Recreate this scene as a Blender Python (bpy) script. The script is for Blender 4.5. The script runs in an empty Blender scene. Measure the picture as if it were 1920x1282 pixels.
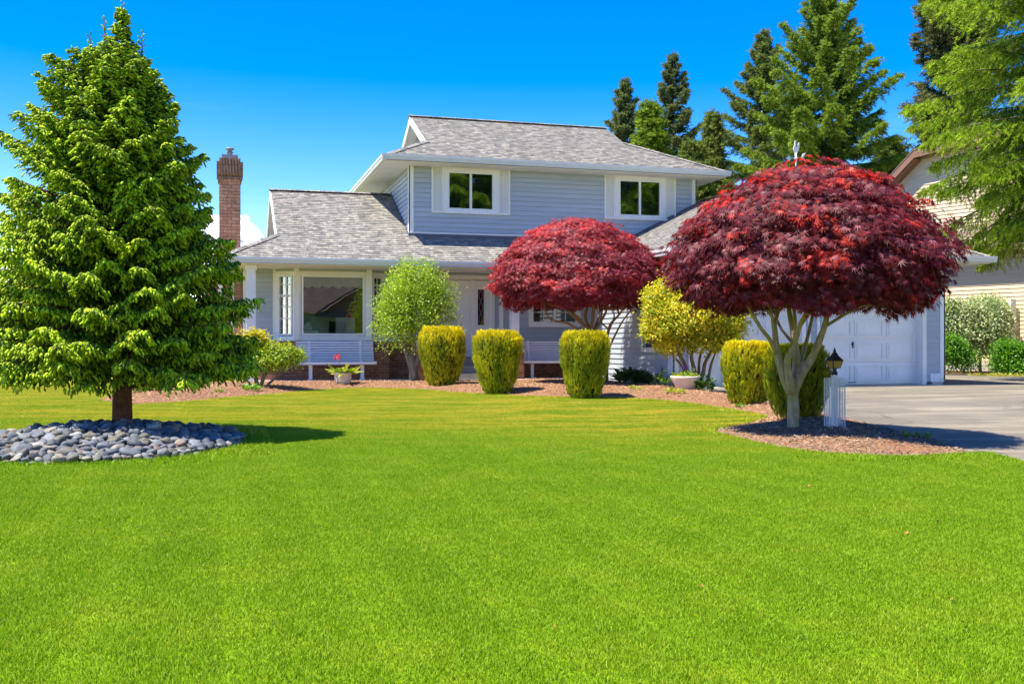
import bpy, math, random
import numpy as np
from mathutils import Vector, Matrix, noise
from mathutils.geometry import delaunay_2d_cdt
random.seed(7)
rng = np.random.default_rng(7)
S = bpy.context.scene
COL = S.collection
TH = math.radians(16.13); SN, CS = math.sin(TH), math.cos(TH)
FOC, CX, CY, HC = 1900.0, 960.0, 641.0, 1.05

# ------------------------------------------------------------ measuring helpers
def xz(u, v): return u*CS - v*SN, u*SN + v*CS          # across / away from the viewer
def uv_(x, z): return x*CS + z*SN, -x*SN + z*CS
def onZ(px, py, Z):
    x = (px-CX)/FOC*Z
    u, v = uv_(x, Z)
    return Vector((u, v, HC + (CY-py)/FOC*Z))
def onV(px, py, V):
    return onZ(px, py, V/(CS - SN*(px-CX)/FOC))
def sstep(a, b, t):
    t = np.clip((t-a)/(b-a), 0, 1); return t*t*(3-2*t)
def gh(u, v):
    """height of the ground"""
    x, z = u*CS - v*SN, u*SN + v*CS
    return (0.06 - 0.020*(np.clip(x, -7, 8)+2))*(1-sstep(13, 20, z)) + 0.03*sstep(13, 20, z)
def onG(px, py, dz=0.0):
    Z = 12.0
    for _ in range(40):
        x = (px-CX)/FOC*Z
        u, v = uv_(x, Z)
        Z = 0.5*Z + 0.5*(HC - gh(u, v) - dz)*FOC/(py-CY)
    u, v = uv_((px-CX)/FOC*Z, Z)
    return Vector((u, v, float(gh(u, v))+dz))

# ------------------------------------------------------------ node helpers
class NT:
    def __init__(s, name, world=None):
        if world is None:
            s.m = bpy.data.materials.new(name); s.m.use_nodes = True; s.t = s.m.node_tree
        else:
            s.m = world; world.use_nodes = True; s.t = world.node_tree
        s.t.nodes.clear()
    def n(s, typ, **kw):
        nd = s.t.nodes.new(typ)
        for k, val in kw.items():
            if k.startswith('i_'):
                key = k[2:]
                key = int(key) if key.isdigit() else key.replace('_', ' ')
                nd.inputs[key].default_value = val
            else: setattr(nd, k, val)
        return nd
    def l(s, a, b): s.t.links.new(a, b)
    def out(s, sh, vol=False):
        o = s.n('ShaderNodeOutputMaterial'); s.l(sh, o.inputs['Volume' if vol else 'Surface'])
        return s.m
    def ramp(s, fac, stops, interp='LINEAR'):
        r = s.n('ShaderNodeValToRGB'); r.color_ramp.interpolation = interp
        e = r.color_ramp.elements
        while len(e) < len(stops): e.new(0.5)
        for i, (p, c) in enumerate(stops):
            e[i].position = p; e[i].color = (*c, 1) if len(c) == 3 else c
        s.l(fac, r.inputs['Fac']); return r.outputs['Color']
    def noise(s, vec, scale, detail=4, rough=0.55, dist=0.0):
        nd = s.n('ShaderNodeTexNoise', i_Scale=scale, i_Detail=detail, i_Roughness=rough, i_Distortion=dist)
        if vec is not None: s.l(vec, nd.inputs['Vector'])
        return nd.outputs['Fac']
    def mapping(s, vec, scale=(1, 1, 1), rot=(0, 0, 0)):
        nd = s.n('ShaderNodeMapping'); nd.inputs['Scale'].default_value = scale; nd.inputs['Rotation'].default_value = rot
        s.l(vec, nd.inputs['Vector']); return nd.outputs['Vector']
    def mix(s, fac, a, b, mode='MIX'):
        nd = s.n('ShaderNodeMix', data_type='RGBA', blend_type=mode)
        for sock, val in ((nd.inputs[0], fac), (nd.inputs[6], a), (nd.inputs[7], b)):
            if isinstance(val, (int, float)): sock.default_value = val
            elif isinstance(val, tuple): sock.default_value = (*val, 1)
            else: s.l(val, sock)
        return nd.outputs[2]
    def bump(s, h, strength=0.3, dist=0.02):
        nd = s.n('ShaderNodeBump', i_Strength=strength, i_Distance=dist); s.l(h, nd.inputs['Height'])
        return nd.outputs['Normal']
    def pos(s): return s.n('ShaderNodeNewGeometry').outputs['Position']
    def uv(s): return s.n('ShaderNodeTexCoord').outputs['UV']
    def bsdf(s, col, rough=0.6, spec=0.5, metal=0.0, normal=None, sub=None):
        b = s.n('ShaderNodeBsdfPrincipled')
        b.inputs['Roughness'].default_value = rough if not hasattr(rough, 'is_linked') else 0.5
        if hasattr(rough, 'is_linked'): s.l(rough, b.inputs['Roughness'])
        b.inputs['Specular IOR Level'].default_value = spec; b.inputs['Metallic'].default_value = metal
        if isinstance(col, tuple): b.inputs['Base Color'].default_value = (*col, 1)
        else: s.l(col, b.inputs['Base Color'])
        if normal is not None: s.l(normal, b.inputs['Normal'])
        return b.outputs['BSDF']

def paint(name, col, rough=0.5, var=0.12, scale=2.5, spec=0.4, bump=0.0, dirt=None):
    t = NT(name); p = t.pos()
    f = t.noise(p, scale, 5, 0.6)
    lo = tuple(c*(1-var) for c in col); hi = tuple(min(1, c*(1+var*0.6)) for c in col)
    c = t.ramp(f, [(0.3, lo), (0.7, hi)])
    if dirt:
        f2 = t.noise(t.mapping(p, (6, 6, 1.2)), 3.0, 6, 0.7)
        c = t.mix(t.ramp(f2, [(0.55, (0, 0, 0)), (0.8, (1, 1, 1))]), c, dirt)
    nrm = t.bump(t.noise(p, 60, 3), bump, 0.004) if bump else None
    return t.out(t.bsdf(c, rough, spec, normal=nrm))

def leafmat(name, trans=0.35, rough=0.5, spec=0.35, gain=(1, 1, 1), tgain=(1.3, 1.3, 0.7)):
    t = NT(name)
    a = t.n('ShaderNodeAttribute', attribute_name='tint').outputs['Color']
    p = t.pos()
    v = t.ramp(t.noise(p, 3.0, 3), [(0.3, (0.75, 0.75, 0.75)), (0.7, (1.2, 1.2, 1.2))])
    c = t.mix(1.0, a, v, 'MULTIPLY'); c = t.mix(1.0, c, gain, 'MULTIPLY')
    b = t.bsdf(c, rough, spec)
    tr = t.n('ShaderNodeBsdfTranslucent'); t.l(t.mix(1.0, c, tgain, 'MULTIPLY'), tr.inputs['Color'])
    m = t.n('ShaderNodeMixShader'); m.inputs[0].default_value = trans
    t.l(b, m.inputs[1]); t.l(tr.outputs[0], m.inputs[2])
    return t.out(m.outputs[0])

# ------------------------------------------------------------ materials
M = {}
M['white'] = paint('white_paint', (0.80, 0.80, 0.78), 0.4, 0.05, dirt=(0.62, 0.61, 0.57))
M['trim'] = paint('cream_trim', (0.78, 0.77, 0.73), 0.45, 0.05)
M['gutter'] = paint('gutter_metal', (0.66, 0.66, 0.65), 0.35, 0.04, dirt=(0.55, 0.55, 0.52))
M['soffit'] = paint('soffit_board', (0.72, 0.71, 0.67), 0.6, 0.05)
M['flash'] = paint('flashing', (0.12, 0.11, 0.13), 0.4, 0.1)
M['black'] = paint('black_metal', (0.016, 0.015, 0.014), 0.45, 0.2)
M['steel'] = paint('cap_steel', (0.24, 0.24, 0.25), 0.35, 0.15)
M['brown'] = paint('brown_fascia', (0.25, 0.13, 0.085), 0.6, 0.12)
M['bench'] = paint('bench_paint', (0.74, 0.75, 0.76), 0.35, 0.05, dirt=(0.6, 0.6, 0.57))
M['lattice'] = paint('lattice_paint', (0.66, 0.69, 0.70), 0.5, 0.06)
M['pot'] = paint('pot_stone', (0.74, 0.66, 0.54), 0.8, 0.2, 14, bump=0.4)
M['bowl'] = paint('bowl_stone', (0.74, 0.63, 0.48), 0.8, 0.12, 9, bump=0.3)
M['greypot'] = paint('grey_pot', (0.34, 0.33, 0.31), 0.8, 0.15, 9, bump=0.3)
M['concrete'] = paint('concrete', (0.46, 0.43, 0.38), 0.85, 0.18, 5, bump=0.4)
M['curtain'] = paint('curtain', (0.62, 0.62, 0.55), 0.9, 0.08, 9)
M['blind'] = paint('blind', (0.34, 0.38, 0.30), 0.8, 0.1, 4)
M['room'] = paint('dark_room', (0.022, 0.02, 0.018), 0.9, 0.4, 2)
M['darkstep'] = paint('step_stone', (0.33, 0.29, 0.24), 0.8, 0.2, 5)
M['doormat'] = paint('threshold', (0.24, 0.28, 0.34), 0.5, 0.1, 5)
M['red'] = paint('petals', (0.75, 0.02, 0.03), 0.5, 0.2, 30)
M['violet'] = paint('violet_petals', (0.2, 0.08, 0.6), 0.5, 0.2, 30)

def siding(name, col):
    t = NT(name); uv = t.uv(); p = t.pos()
    f = t.noise(t.mapping(uv, (0.5, 7.5, 1)), 1.6, 4, 0.6)
    c = t.ramp(f, [(0.3, tuple(x*0.91 for x in col)), (0.72, tuple(x*1.05 for x in col))])
    g = t.noise(p, 1.1, 6, 0.7)
    c = t.mix(t.ramp(g, [(0.5, (0, 0, 0)), (0.85, (0.5, 0.5, 0.5))]), c, tuple(x*0.8 for x in col))
    # end laps of the boards
    br = t.n('ShaderNodeTexBrick', offset=0.37, offset_frequency=2, i_Scale=1.0, i_Mortar_Size=0.0035, i_Brick_Width=3.66, i_Row_Height=0.128)
    br.inputs['Color1'].default_value = (1, 1, 1, 1); br.inputs['Color2'].default_value = (0.93, 0.93, 0.93, 1); br.inputs['Mortar'].default_value = (0.72, 0.72, 0.72, 1)
    t.l(uv, br.inputs['Vector'])
    c = t.mix(1.0, c, br.outputs['Color'], 'MULTIPLY')
    nr = t.bump(t.noise(t.mapping(uv, (3, 60, 1)), 4, 3), 0.12, 0.003)
    return t.out(t.bsdf(c, 0.55, 0.3, normal=nr))
M['siding'] = siding('grey_siding', (0.44, 0.485, 0.54))
M['beige'] = siding('beige_siding', (0.78, 0.62, 0.40))

def shingle(name, cols, mort, bw=0.19, rh=0.135):
    t = NT(name); uv = t.uv()
    def brick(off, fr, w, c1, c2):
        b = t.n('ShaderNodeTexBrick', offset=off, offset_frequency=fr, squash=0.8, squash_frequency=3,
                i_Scale=1.0, i_Mortar_Size=0.004, i_Mortar_Smooth=0.3, i_Bias=0.0, i_Brick_Width=w, i_Row_Height=rh)
        b.inputs['Color1'].default_value = (*c1, 1); b.inputs['Color2'].default_value = (*c2, 1); b.inputs['Mortar'].default_value = (*mort, 1)
        t.l(uv, b.inputs['Vector']); return b
    b1 = brick(0.43, 2, bw, cols[0], cols[1]); b2 = brick(0.29, 3, bw*1.45, cols[2], cols[1])
    n1 = t.noise(t.mapping(uv, (.7/bw, 1/rh, 1)), 0.8, 1)
    c = t.mix(t.ramp(n1, [(0.47, (0, 0, 0)), (0.53, (1, 1, 1))]), b1.outputs['Color'], b2.outputs['Color'])
    g = t.ramp(t.noise(uv, 90, 3, 0.8), [(0.3, (0.72, 0.72, 0.72)), (0.7, (1.22, 1.22, 1.22))])
    c = t.mix(1.0, c, g, 'MULTIPLY')
    st = t.ramp(t.noise(t.mapping(uv, (0.9, 0.25, 1)), 1.3, 5), [(0.3, (0.86, 0.86, 0.85)), (0.75, (1.08, 1.08, 1.07))])
    c = t.mix(1.0, c, st, 'MULTIPLY')
    h = t.mix(0.5, b1.outputs['Color'], g)
    return t.out(t.bsdf(c, 0.9, 0.2, normal=t.bump(h, 0.5, 0.01)))
M['shingle'] = shingle('grey_shingle', [(0.385, 0.355, 0.295), (0.25, 0.235, 0.205), (0.145, 0.138, 0.13)], (0.07, 0.07, 0.07), 0.145, 0.135)
M['brownshingle'] = shingle('brown_shingle', [(0.33, 0.25, 0.19), (0.27, 0.2, 0.15), (0.2, 0.15, 0.12)], (0.1, 0.07, 0.05))
M['tanshingle'] = shingle('tan_shingle', [(0.26, 0.2, 0.15), (0.2, 0.15, 0.12), (0.16, 0.12, 0.1)], (0.07, 0.05, 0.04))

def brickmat(name, c1, c2, mort, w=0.215, h=0.075):
    t = NT(name); uv = t.uv()
    b = t.n('ShaderNodeTexBrick', offset=0.5, i_Scale=1.0, i_Mortar_Size=0.006, i_Mortar_Smooth=0.2, i_Brick_Width=w, i_Row_Height=h)
    b.inputs['Color1'].default_value = (*c1, 1); b.inputs['Color2'].default_value = (*c2, 1); b.inputs['Mortar'].default_value = (*mort, 1)
    t.l(uv, b.inputs['Vector'])
    g = t.ramp(t.noise(uv, 9, 5, 0.7), [(0.3, (0.6, 0.58, 0.56)), (0.7, (1.25, 1.22, 1.2))])
    c = t.mix(1.0, b.outputs['Color'], g, 'MULTIPLY')
    nr = t.bump(t.mix(0.3, b.outputs['Fac'], t.noise(uv, 40, 3)), -0.6, 0.01)
    return t.out(t.bsdf(c, 0.9, 0.2, normal=nr))
M['brick'] = brickmat('red_brick', (0.36, 0.15, 0.085), (0.21, 0.08, 0.052), (0.33, 0.25, 0.19))
M['chimbrick'] = brickmat('chimney_brick', (0.64, 0.32, 0.20), (0.46, 0.205, 0.13), (0.15, 0.09, 0.07), 0.215, 0.085)
M['capbrick'] = brickmat('cap_brick', (0.40, 0.22, 0.14), (0.27, 0.16, 0.11), (0.09, 0.06, 0.05), 0.075, 0.3)
M['rowlock'] = brickmat('rowlock_brick', (0.26, 0.12, 0.08), (0.2, 0.09, 0.06), (0.24, 0.18, 0.14), 0.075, 0.25)

def glassmat(name, tint=(0.84, 0.87, 0.85), f0=0.05):
    t = NT(name)
    lw = t.n('ShaderNodeFresnel', i_IOR=1.55)
    ad = t.n('ShaderNodeMath', operation='ADD', i_1=f0); t.l(lw.outputs[0], ad.inputs[0])
    gl = t.n('ShaderNodeBsdfGlossy', i_Roughness=0.0)
    p = t.pos(); t.l(t.bump(t.noise(p, 1.2, 2), 0.05, 0.02), gl.inputs['Normal'])
    gl.inputs['Color'].default_value = (0.95, 0.98, 1, 1)
    tr = t.n('ShaderNodeBsdfTransparent'); tr.inputs['Color'].default_value = (*tint, 1)
    m = t.n('ShaderNodeMixShader'); t.l(ad.outputs[0], m.inputs[0]); t.l(tr.outputs[0], m.inputs[1]); t.l(gl.outputs[0], m.inputs[2])
    return t.out(m.outputs[0])
M['glass'] = glassmat('window_glass')
M['upglass'] = glassmat('upper_window_glass', (0.5, 0.56, 0.52), 0.16)
def amber():
    t = NT('amber_glass')
    b = t.bsdf((0.62, 0.4, 0.08), 0.35, 0.5)
    tr = t.n('ShaderNodeBsdfTranslucent'); tr.inputs['Color'].default_value = (0.8, 0.5, 0.1, 1)
    m = t.n('ShaderNodeMixShader'); m.inputs[0].default_value = 0.5; t.l(b, m.inputs[1]); t.l(tr.outputs[0], m.inputs[2])
    return t.out(m.outputs[0])
M['amber'] = amber()

def bark(name, c1, c2, sc=12, moss=None, zs=0.25):
    t = NT(name); p = t.pos()
    f = t.noise(t.mapping(p, (1, 1, zs)), sc, 8, 0.7, 0.4)
    c = t.ramp(f, [(0.3, c1), (0.7, c2)])
    if moss:
        c = t.mix(t.ramp(t.noise(p, 5, 5), [(0.42, (0, 0, 0)), (0.62, (0.8, 0.8, 0.8))]), c, moss)
    return t.out(t.bsdf(c, 0.9, 0.2, normal=t.bump(f, 0.8, 0.02)))
M['bark_maple'] = bark('maple_bark', (0.16, 0.125, 0.08), (0.46, 0.37, 0.25), 20, (0.26, 0.24, 0.06), 0.4)
M['bark_maple2'] = bark('small_maple_bark', (0.14, 0.09, 0.045), (0.36, 0.23, 0.12), 14)
M['bark_spruce'] = bark('spruce_bark', (0.07, 0.03, 0.016), (0.20, 0.085, 0.045), 22, None, 0.6)
M['bark_grey'] = bark('grey_bark', (0.14, 0.11, 0.08), (0.3, 0.24, 0.17), 14)
M['bark_far'] = bark('conifer_bark', (0.06, 0.04, 0.03), (0.18, 0.13, 0.09), 5)

def asphalt():
    t = NT('driveway_surface'); p = t.pos()
    c = t.ramp(t.noise(p, 0.5, 5, 0.6), [(0.3, (0.135, 0.12, 0.093)), (0.7, (0.225, 0.196, 0.145))])
    s = t.noise(t.mapping(p, (0.35, 2.2, 1), (0, 0, 0.25)), 0.9, 5, 0.6)
    c = t.mix(t.ramp(s, [(0.5, (0, 0, 0)), (0.68, (0.75, 0.75, 0.75))]), c, (0.36, 0.31, 0.215))
    g = t.ramp(t.noise(p, 110, 2, 0.9), [(0.3, (0.6, 0.6, 0.6)), (0.7, (1.35, 1.35, 1.35))])
    c = t.mix(1.0, c, g, 'MULTIPLY')
    vo = t.n('ShaderNodeTexVoronoi', feature='DISTANCE_TO_EDGE', i_Scale=0.33)
    wa = t.n('ShaderNodeVectorMath', operation='ADD'); t.l(p, wa.inputs[0])
    ns = t.n('ShaderNodeTexNoise', i_Scale=1.4, i_Detail=5.0); t.l(p, ns.inputs['Vector']); t.l(ns.outputs['Color'], wa.inputs[1])
    t.l(wa.outputs[0], vo.inputs['Vector'])
    cr = t.ramp(vo.outputs['Distance'], [(0.0, (1, 1, 1)), (0.007, (0, 0, 0))])
    c = t.mix(cr, c, (0.08, 0.08, 0.045))
    return t.out(t.bsdf(c, 0.9, 0.25, normal=t.bump(g, 0.5, 0.004)))
M['asphalt'] = asphalt()

def lawn_tint(t):
    """the lawn's own colour: greener in front, drier straw streaks towards the house"""
    p = t.pos()
    dt = t.n('ShaderNodeVectorMath', operation='DOT_PRODUCT'); dt.inputs[1].default_value = (SN, CS, 0); t.l(p, dt.inputs[0])
    wob = t.noise(p, 0.35, 3)
    ad = t.n('ShaderNodeMath', operation='MULTIPLY_ADD', i_1=5.0, i_2=-2.5); t.l(wob, ad.inputs[0])
    z = t.n('ShaderNodeMath', operation='ADD'); t.l(dt.outputs['Value'], z.inputs[0]); t.l(ad.outputs[0], z.inputs[1])
    far = t.n('ShaderNodeMapRange', i_1=9.5, i_2=13.0); t.l(z.outputs[0], far.inputs[0])
    streak = t.noise(t.mapping(p, (0.5, 1.7, 1), (0, 0, 0.28)), 1.5, 6, 0.65)
    dry = t.mix(t.ramp(streak, [(0.38, (0, 0, 0)), (0.62, (1, 1, 1))]), (0.25, 0.39, 0.006), (0.56, 0.49, 0.025))
    pat = t.noise(p, 1.7, 5, 0.65)
    grn = t.ramp(pat, [(0.3, (0.20, 0.36, 0.004)), (0.5, (0.24, 0.395, 0.005)), (0.72, (0.30, 0.43, 0.010))])
    return t.mix(far.outputs[0], grn, dry), p
def lawnmats():
    t = NT('lawn_soil'); c, p = lawn_tint(t)
    c = t.mix(1.0, c, t.ramp(t.noise(p, 45, 4), [(0.3, (0.35, 0.35, 0.35)), (0.7, (0.82, 0.82, 0.82))]), 'MULTIPLY')
    a = t.out(t.bsdf(c, 0.95, 0.1))
    t = NT('grass_blade'); c, p = lawn_tint(t)
    at = t.n('ShaderNodeAttribute', attribute_name='tint').outputs['Color']
    c = t.mix(1.0, c, at, 'MULTIPLY')
    b = t.bsdf(c, 0.55, 0.25); tr = t.n('ShaderNodeBsdfTranslucent'); t.l(c, tr.inputs['Color'])
    m = t.n('ShaderNodeMixShader'); m.inputs[0].default_value = 0.4; t.l(b, m.inputs[1]); t.l(tr.outputs[0], m.inputs[2])
    return a, t.out(m.outputs[0])
M['soil'], M['blade'] = lawnmats()
def mulchmat():
    t = NT('mulch_ground'); p = t.pos()
    vo = t.n('ShaderNodeTexVoronoi', i_Scale=28.0); t.l(t.mapping(p, (1, 2.2, 1), (0, 0, 0.5)), vo.inputs['Vector'])
    c = t.ramp(vo.outputs['Color'], [(0.1, (0.1, 0.05, 0.025)), (0.5, (0.25, 0.135, 0.07)), (0.9, (0.40, 0.26, 0.15))])
    c = t.mix(t.ramp(t.noise(p, 2.2, 5), [(0.4, (0, 0, 0)), (0.7, (0.6, 0.6, 0.6))]), c, (0.3, 0.13, 0.07))
    return t.out(t.bsdf(c, 0.95, 0.1, normal=t.bump(vo.outputs['Distance'], 0.8, 0.02)))
M['mulch'] = mulchmat()
def tintmat(name, rough=0.8, spec=0.2, bump=0.3, sc=30, var=0.2):
    t = NT(name); a = t.n('ShaderNodeAttribute', attribute_name='tint').outputs['Color']; p = t.pos()
    f = t.noise(p, sc, 5)
    c = t.mix(1.0, a, t.ramp(f, [(0.3, (1-var,)*3), (0.7, (1+var,)*3)]), 'MULTIPLY')
    return t.out(t.bsdf(c, rough, spec, normal=t.bump(f, bump, 0.01)))
M['chips'] = tintmat('bark_chip')
M['stones'] = tintmat('cobble_mix', 0.7, 0.3)
def stonemat():
    t = NT('river_cobble'); oi = t.n('ShaderNodeObjectInfo').outputs['Random']
    c = t.ramp(oi, [(0.0, (0.08, 0.09, 0.10)), (0.22, (0.14, 0.152, 0.165)), (0.4, (0.13, 0.122, 0.10)), (0.52, (0.25, 0.225, 0.18)), (0.62, (0.11, 0.122, 0.14)),
                   (0.8, (0.34, 0.33, 0.30)), (0.86, (0.19, 0.13, 0.10)), (0.90, (0.20, 0.22, 0.24))], 'CONSTANT')
    tc = t.n('ShaderNodeTexCoord').outputs['Object']
    f = t.noise(tc, 2.2, 8, 0.7)
    c = t.mix(1.0, c, t.ramp(f, [(0.3, (0.72, 0.72, 0.72)), (0.7, (1.25, 1.24, 1.22))]), 'MULTIPLY')
    return t.out(t.bsdf(c, 0.65, 0.35, normal=t.bump(f, 0.25, 0.02)))
M['cobble'] = stonemat()
M['maple'] = leafmat('maple_leaf', 0.42, 0.5, 0.28, tgain=(1.7, 0.6, 0.5))
M['needle'] = leafmat('spruce_needle', 0.25, 0.5, 0.3)
M['conifer'] = leafmat('conifer_needle', 0.3, 0.6, 0.2)
M['leaf'] = leafmat('shrub_leaf', 0.38, 0.42, 0.4)
M['cypress'] = leafmat('cypress_spray', 0.3, 0.6, 0.2)
def cloudmat():
    t = NT('cloud_white')
    return t.out(t.bsdf((0.60, 0.63, 0.69), 1.0, 0.0))
M['cloud'] = cloudmat()

# ------------------------------------------------------------ object helpers
def tag(o, label=None, cat=None, group=None, kind=None):
    if label: o['label'] = label
    if cat: o['category'] = cat
    if group: o['group'] = group
    if kind: o['kind'] = kind
    return o
def empty(name, loc=(0, 0, 0), parent=None):
    o = bpy.data.objects.new(name, None); COL.objects.link(o); o.location = loc
    o.empty_display_size = 0.2
    if parent: o.parent = parent
    return o
def wpos(o):
    p = Vector(o.location)
    while o.parent: o = o.parent; p += Vector(o.location)
    return p
class MB:
    """collects shapes given in world coordinates, links them as one mesh object"""
    def __init__(s): s.v = []; s.f = []; s.uv = []; s.sm = []
    def face(s, pts, uv=None, smooth=False):
        b = len(s.v); pts = [Vector(p) for p in pts]; s.v += pts
        s.f.append(list(range(b, b+len(pts))))
        if uv is None:
            n = Vector((0, 0, 0))
            for i in range(len(pts)):
                a, c = pts[i], pts[(i+1) % len(pts)]
                n += Vector(((a.y-c.y)*(a.z+c.z), (a.z-c.z)*(a.x+c.x), (a.x-c.x)*(a.y+c.y)))
            ax = max(range(3), key=lambda k: abs(n[k]))
            uv = [((p.y, p.z), (p.x, p.z), (p.x, p.y))[ax] for p in pts]
        s.uv += uv; s.sm.append(smooth); return s
    def box(s, x0, x1, y0, y1, z0, z1):
        if x0 > x1: x0, x1 = x1, x0
        if y0 > y1: y0, y1 = y1, y0
        if z0 > z1: z0, z1 = z1, z0
        P = [(x0, y0, z0), (x1, y0, z0), (x1, y1, z0), (x0, y1, z0), (x0, y0, z1), (x1, y0, z1), (x1, y1, z1), (x0, y1, z1)]
        for f in ((0, 3, 2, 1), (4, 5, 6, 7), (0, 1, 5, 4), (1, 2, 6, 5), (2, 3, 7, 6), (3, 0, 4, 7)): s.face([P[i] for i in f])
        return s
    def bar(s, a, b, w, h, up=(0, 0, 1)):
        a, b = Vector(a), Vector(b); d = (b-a).normalized(); up = Vector(up)
        x = d.cross(up).normalized()*w/2; y = x.cross(d).normalized()*h/2
        A = [a-x-y, a+x-y, a+x+y, a-x+y]; B = [p+(b-a) for p in A]
        s.face(A[::-1]); s.face(B)
        for i in range(4): s.face([A[i], A[(i+1) % 4], B[(i+1) % 4], B[i]])
        return s
    def prism(s, pts, d):
        d = Vector(d); A = [Vector(p) for p in pts]; B = [p+d for p in A]
        s.face(A[::-1]); s.face(B)
        for i in range(len(A)): s.face([A[i], A[(i+1) % len(A)], B[(i+1) % len(A)], B[i]])
        return s
    def tube(s, pts, rad, n=8, cap=True, wob=0.0):
        pts = [Vector(p) for p in pts]; rings = []; ref = Vector((0.3, 0.9, 0.1))
        for i, p in enumerate(pts):
            d = (pts[min(i+1, len(pts)-1)]-pts[max(i-1, 0)]).normalized()
            x = d.cross(ref)
            if x.length < 0.05: x = d.cross(Vector((1, 0, 0)))
            x.normalize(); y = d.cross(x); ref = y.cross(d) if False else ref
            r = rad[i] if hasattr(rad, '__len__') else rad
            ring = []
            for k in range(n):
                a = 2*math.pi*k/n; rr = r*(1+wob*noise.noise(Vector((math.cos(a)*1.3+p.x*3, math.sin(a)*1.3, p.z*4))))
                ring.append(p+(x*math.cos(a)+y*math.sin(a))*rr)
            rings.append(ring)
        b = len(s.v)
        for r in rings: s.v += r
        for i in range(len(rings)-1):
            for k in range(n):
                k2 = (k+1) % n
                s.f.append([b+i*n+k, b+i*n+k2, b+(i+1)*n+k2, b+(i+1)*n+k]); s.uv += [(k/n, i), ((k+1)/n, i), ((k+1)/n, i+1), (k/n, i+1)]; s.sm.append(True)
        if cap:
            s.f.append([b+k for k in range(n)][::-1]); s.uv += [(0, 0)]*n; s.sm.append(False)
            s.f.append([b+(len(rings)-1)*n+k for k in range(n)]); s.uv += [(0, 0)]*n; s.sm.append(False)
        return s
    def lathe(s, c, prof, n=20, sq=None):
        """prof: list of (r, z); sq=4 makes a square section turned by 45 degrees"""
        c = Vector(c); b = len(s.v); off = math.pi/4 if sq else 0; n = sq or n
        for r, z in prof:
            for k in range(n):
                a = 2*math.pi*k/n+off; s.v.append(c+Vector((r*math.cos(a), r*math.sin(a), z)))
        for i in range(len(prof)-1):
            for k in range(n):
                k2 = (k+1) % n
                s.f.append([b+i*n+k, b+i*n+k2, b+(i+1)*n+k2, b+(i+1)*n+k]); s.uv += [(k/n, prof[i][1]), ((k+1)/n, prof[i][1]), ((k+1)/n, prof[i+1][1]), (k/n, prof[i+1][1])]; s.sm.append(sq is None)
        for i, rev in ((0, True), (len(prof)-1, False)):
            idx = [b+i*n+k for k in range(n)]
            s.f.append(idx[::-1] if rev else idx); s.uv += [(0, 0)]*n; s.sm.append(False)
        return s
    def courses(s, o, ud, vd, nm, T, iv, e=0.128, lift=0.012, riser=True):
        """lapped courses: boards of siding or rows of shingles. iv(t) -> [(a, b)]"""
        o, ud, vd, nm = map(Vector, (o, ud, vd, nm)); t = 0.0; k = 0
        while t < T-1e-4:
            t2 = min(t+e, T); A = iv(t+1e-4); B = iv(t2-1e-4)
            if len(A) != len(B): A = B = iv((t+t2)/2)
            if len(A) == len(B):
                for (a0, b0), (a1, b1) in zip(A, B):
                    if b0-a0 < 1e-3 and b1-a1 < 1e-3: continue
                    L = nm*lift
                    P = [o+ud*a0+vd*t+L, o+ud*b0+vd*t+L, o+ud*b1+vd*t2, o+ud*a1+vd*t2]
                    s.face(P, [(a0, t+.002), (b0, t+.002), (b1, t2-.002), (a1, t2-.002)])
                    if riser: s.face([o+ud*a0+vd*t, o+ud*b0+vd*t, P[1], P[0]], [(a0, t+.002), (b0, t+.002), (b0, t+.004), (a0, t+.004)])
            t = t2; k += 1
        return s
    def build(s, name, mat, parent=None, loc=None):
        off = wpos(parent) if parent else Vector(loc or (0, 0, 0))
        me = bpy.data.meshes.new(name)
        me.from_pydata([tuple(p-off) for p in s.v], [], s.f)
        ul = me.uv_layers.new(name='UVMap'); ul.data.foreach_set('uv', np.array(s.uv, dtype=np.float32).ravel())
        me.polygons.foreach_set('use_smooth', s.sm); me.materials.append(mat); me.update()
        o = bpy.data.objects.new(name, me); COL.objects.link(o)
        if parent: o.parent = parent
        else: o.location = off
        return o

def mesh_np(name, V, F, mat, tint=None, parent=None, loc=(0, 0, 0), smooth=False, vid=None):
    off = np.array(wpos(parent) if parent else loc, dtype=np.float64)
    V = np.asarray(V, dtype=np.float64)-off
    me = bpy.data.meshes.new(name); n, m = len(V), len(F); k = F.shape[1]
    me.vertices.add(n); me.vertices.foreach_set('co', V.astype(np.float32).ravel())
    me.loops.add(m*k); me.loops.foreach_set('vertex_index', F.astype(np.int32).ravel())
    me.polygons.add(m); me.polygons.foreach_set('loop_start', np.arange(0, m*k, k, dtype=np.int32))
    me.polygons.foreach_set('loop_total', np.full(m, k, dtype=np.int32))
    if smooth: me.polygons.foreach_set('use_smooth', np.ones(m, dtype=bool))
    if tint is not None:
        at = me.attributes.new('tint', 'FLOAT_COLOR', 'POINT')
        c = np.ones((n, 4), dtype=np.float32); c[:, :3] = tint; at.data.foreach_set('color', c.ravel())
    me.update(calc_edges=True); me.validate(); me.materials.append(mat)
    o = bpy.data.objects.new(name, me); COL.objects.link(o)
    if parent: o.parent = parent
    else: o.location = loc
    return o

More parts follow.
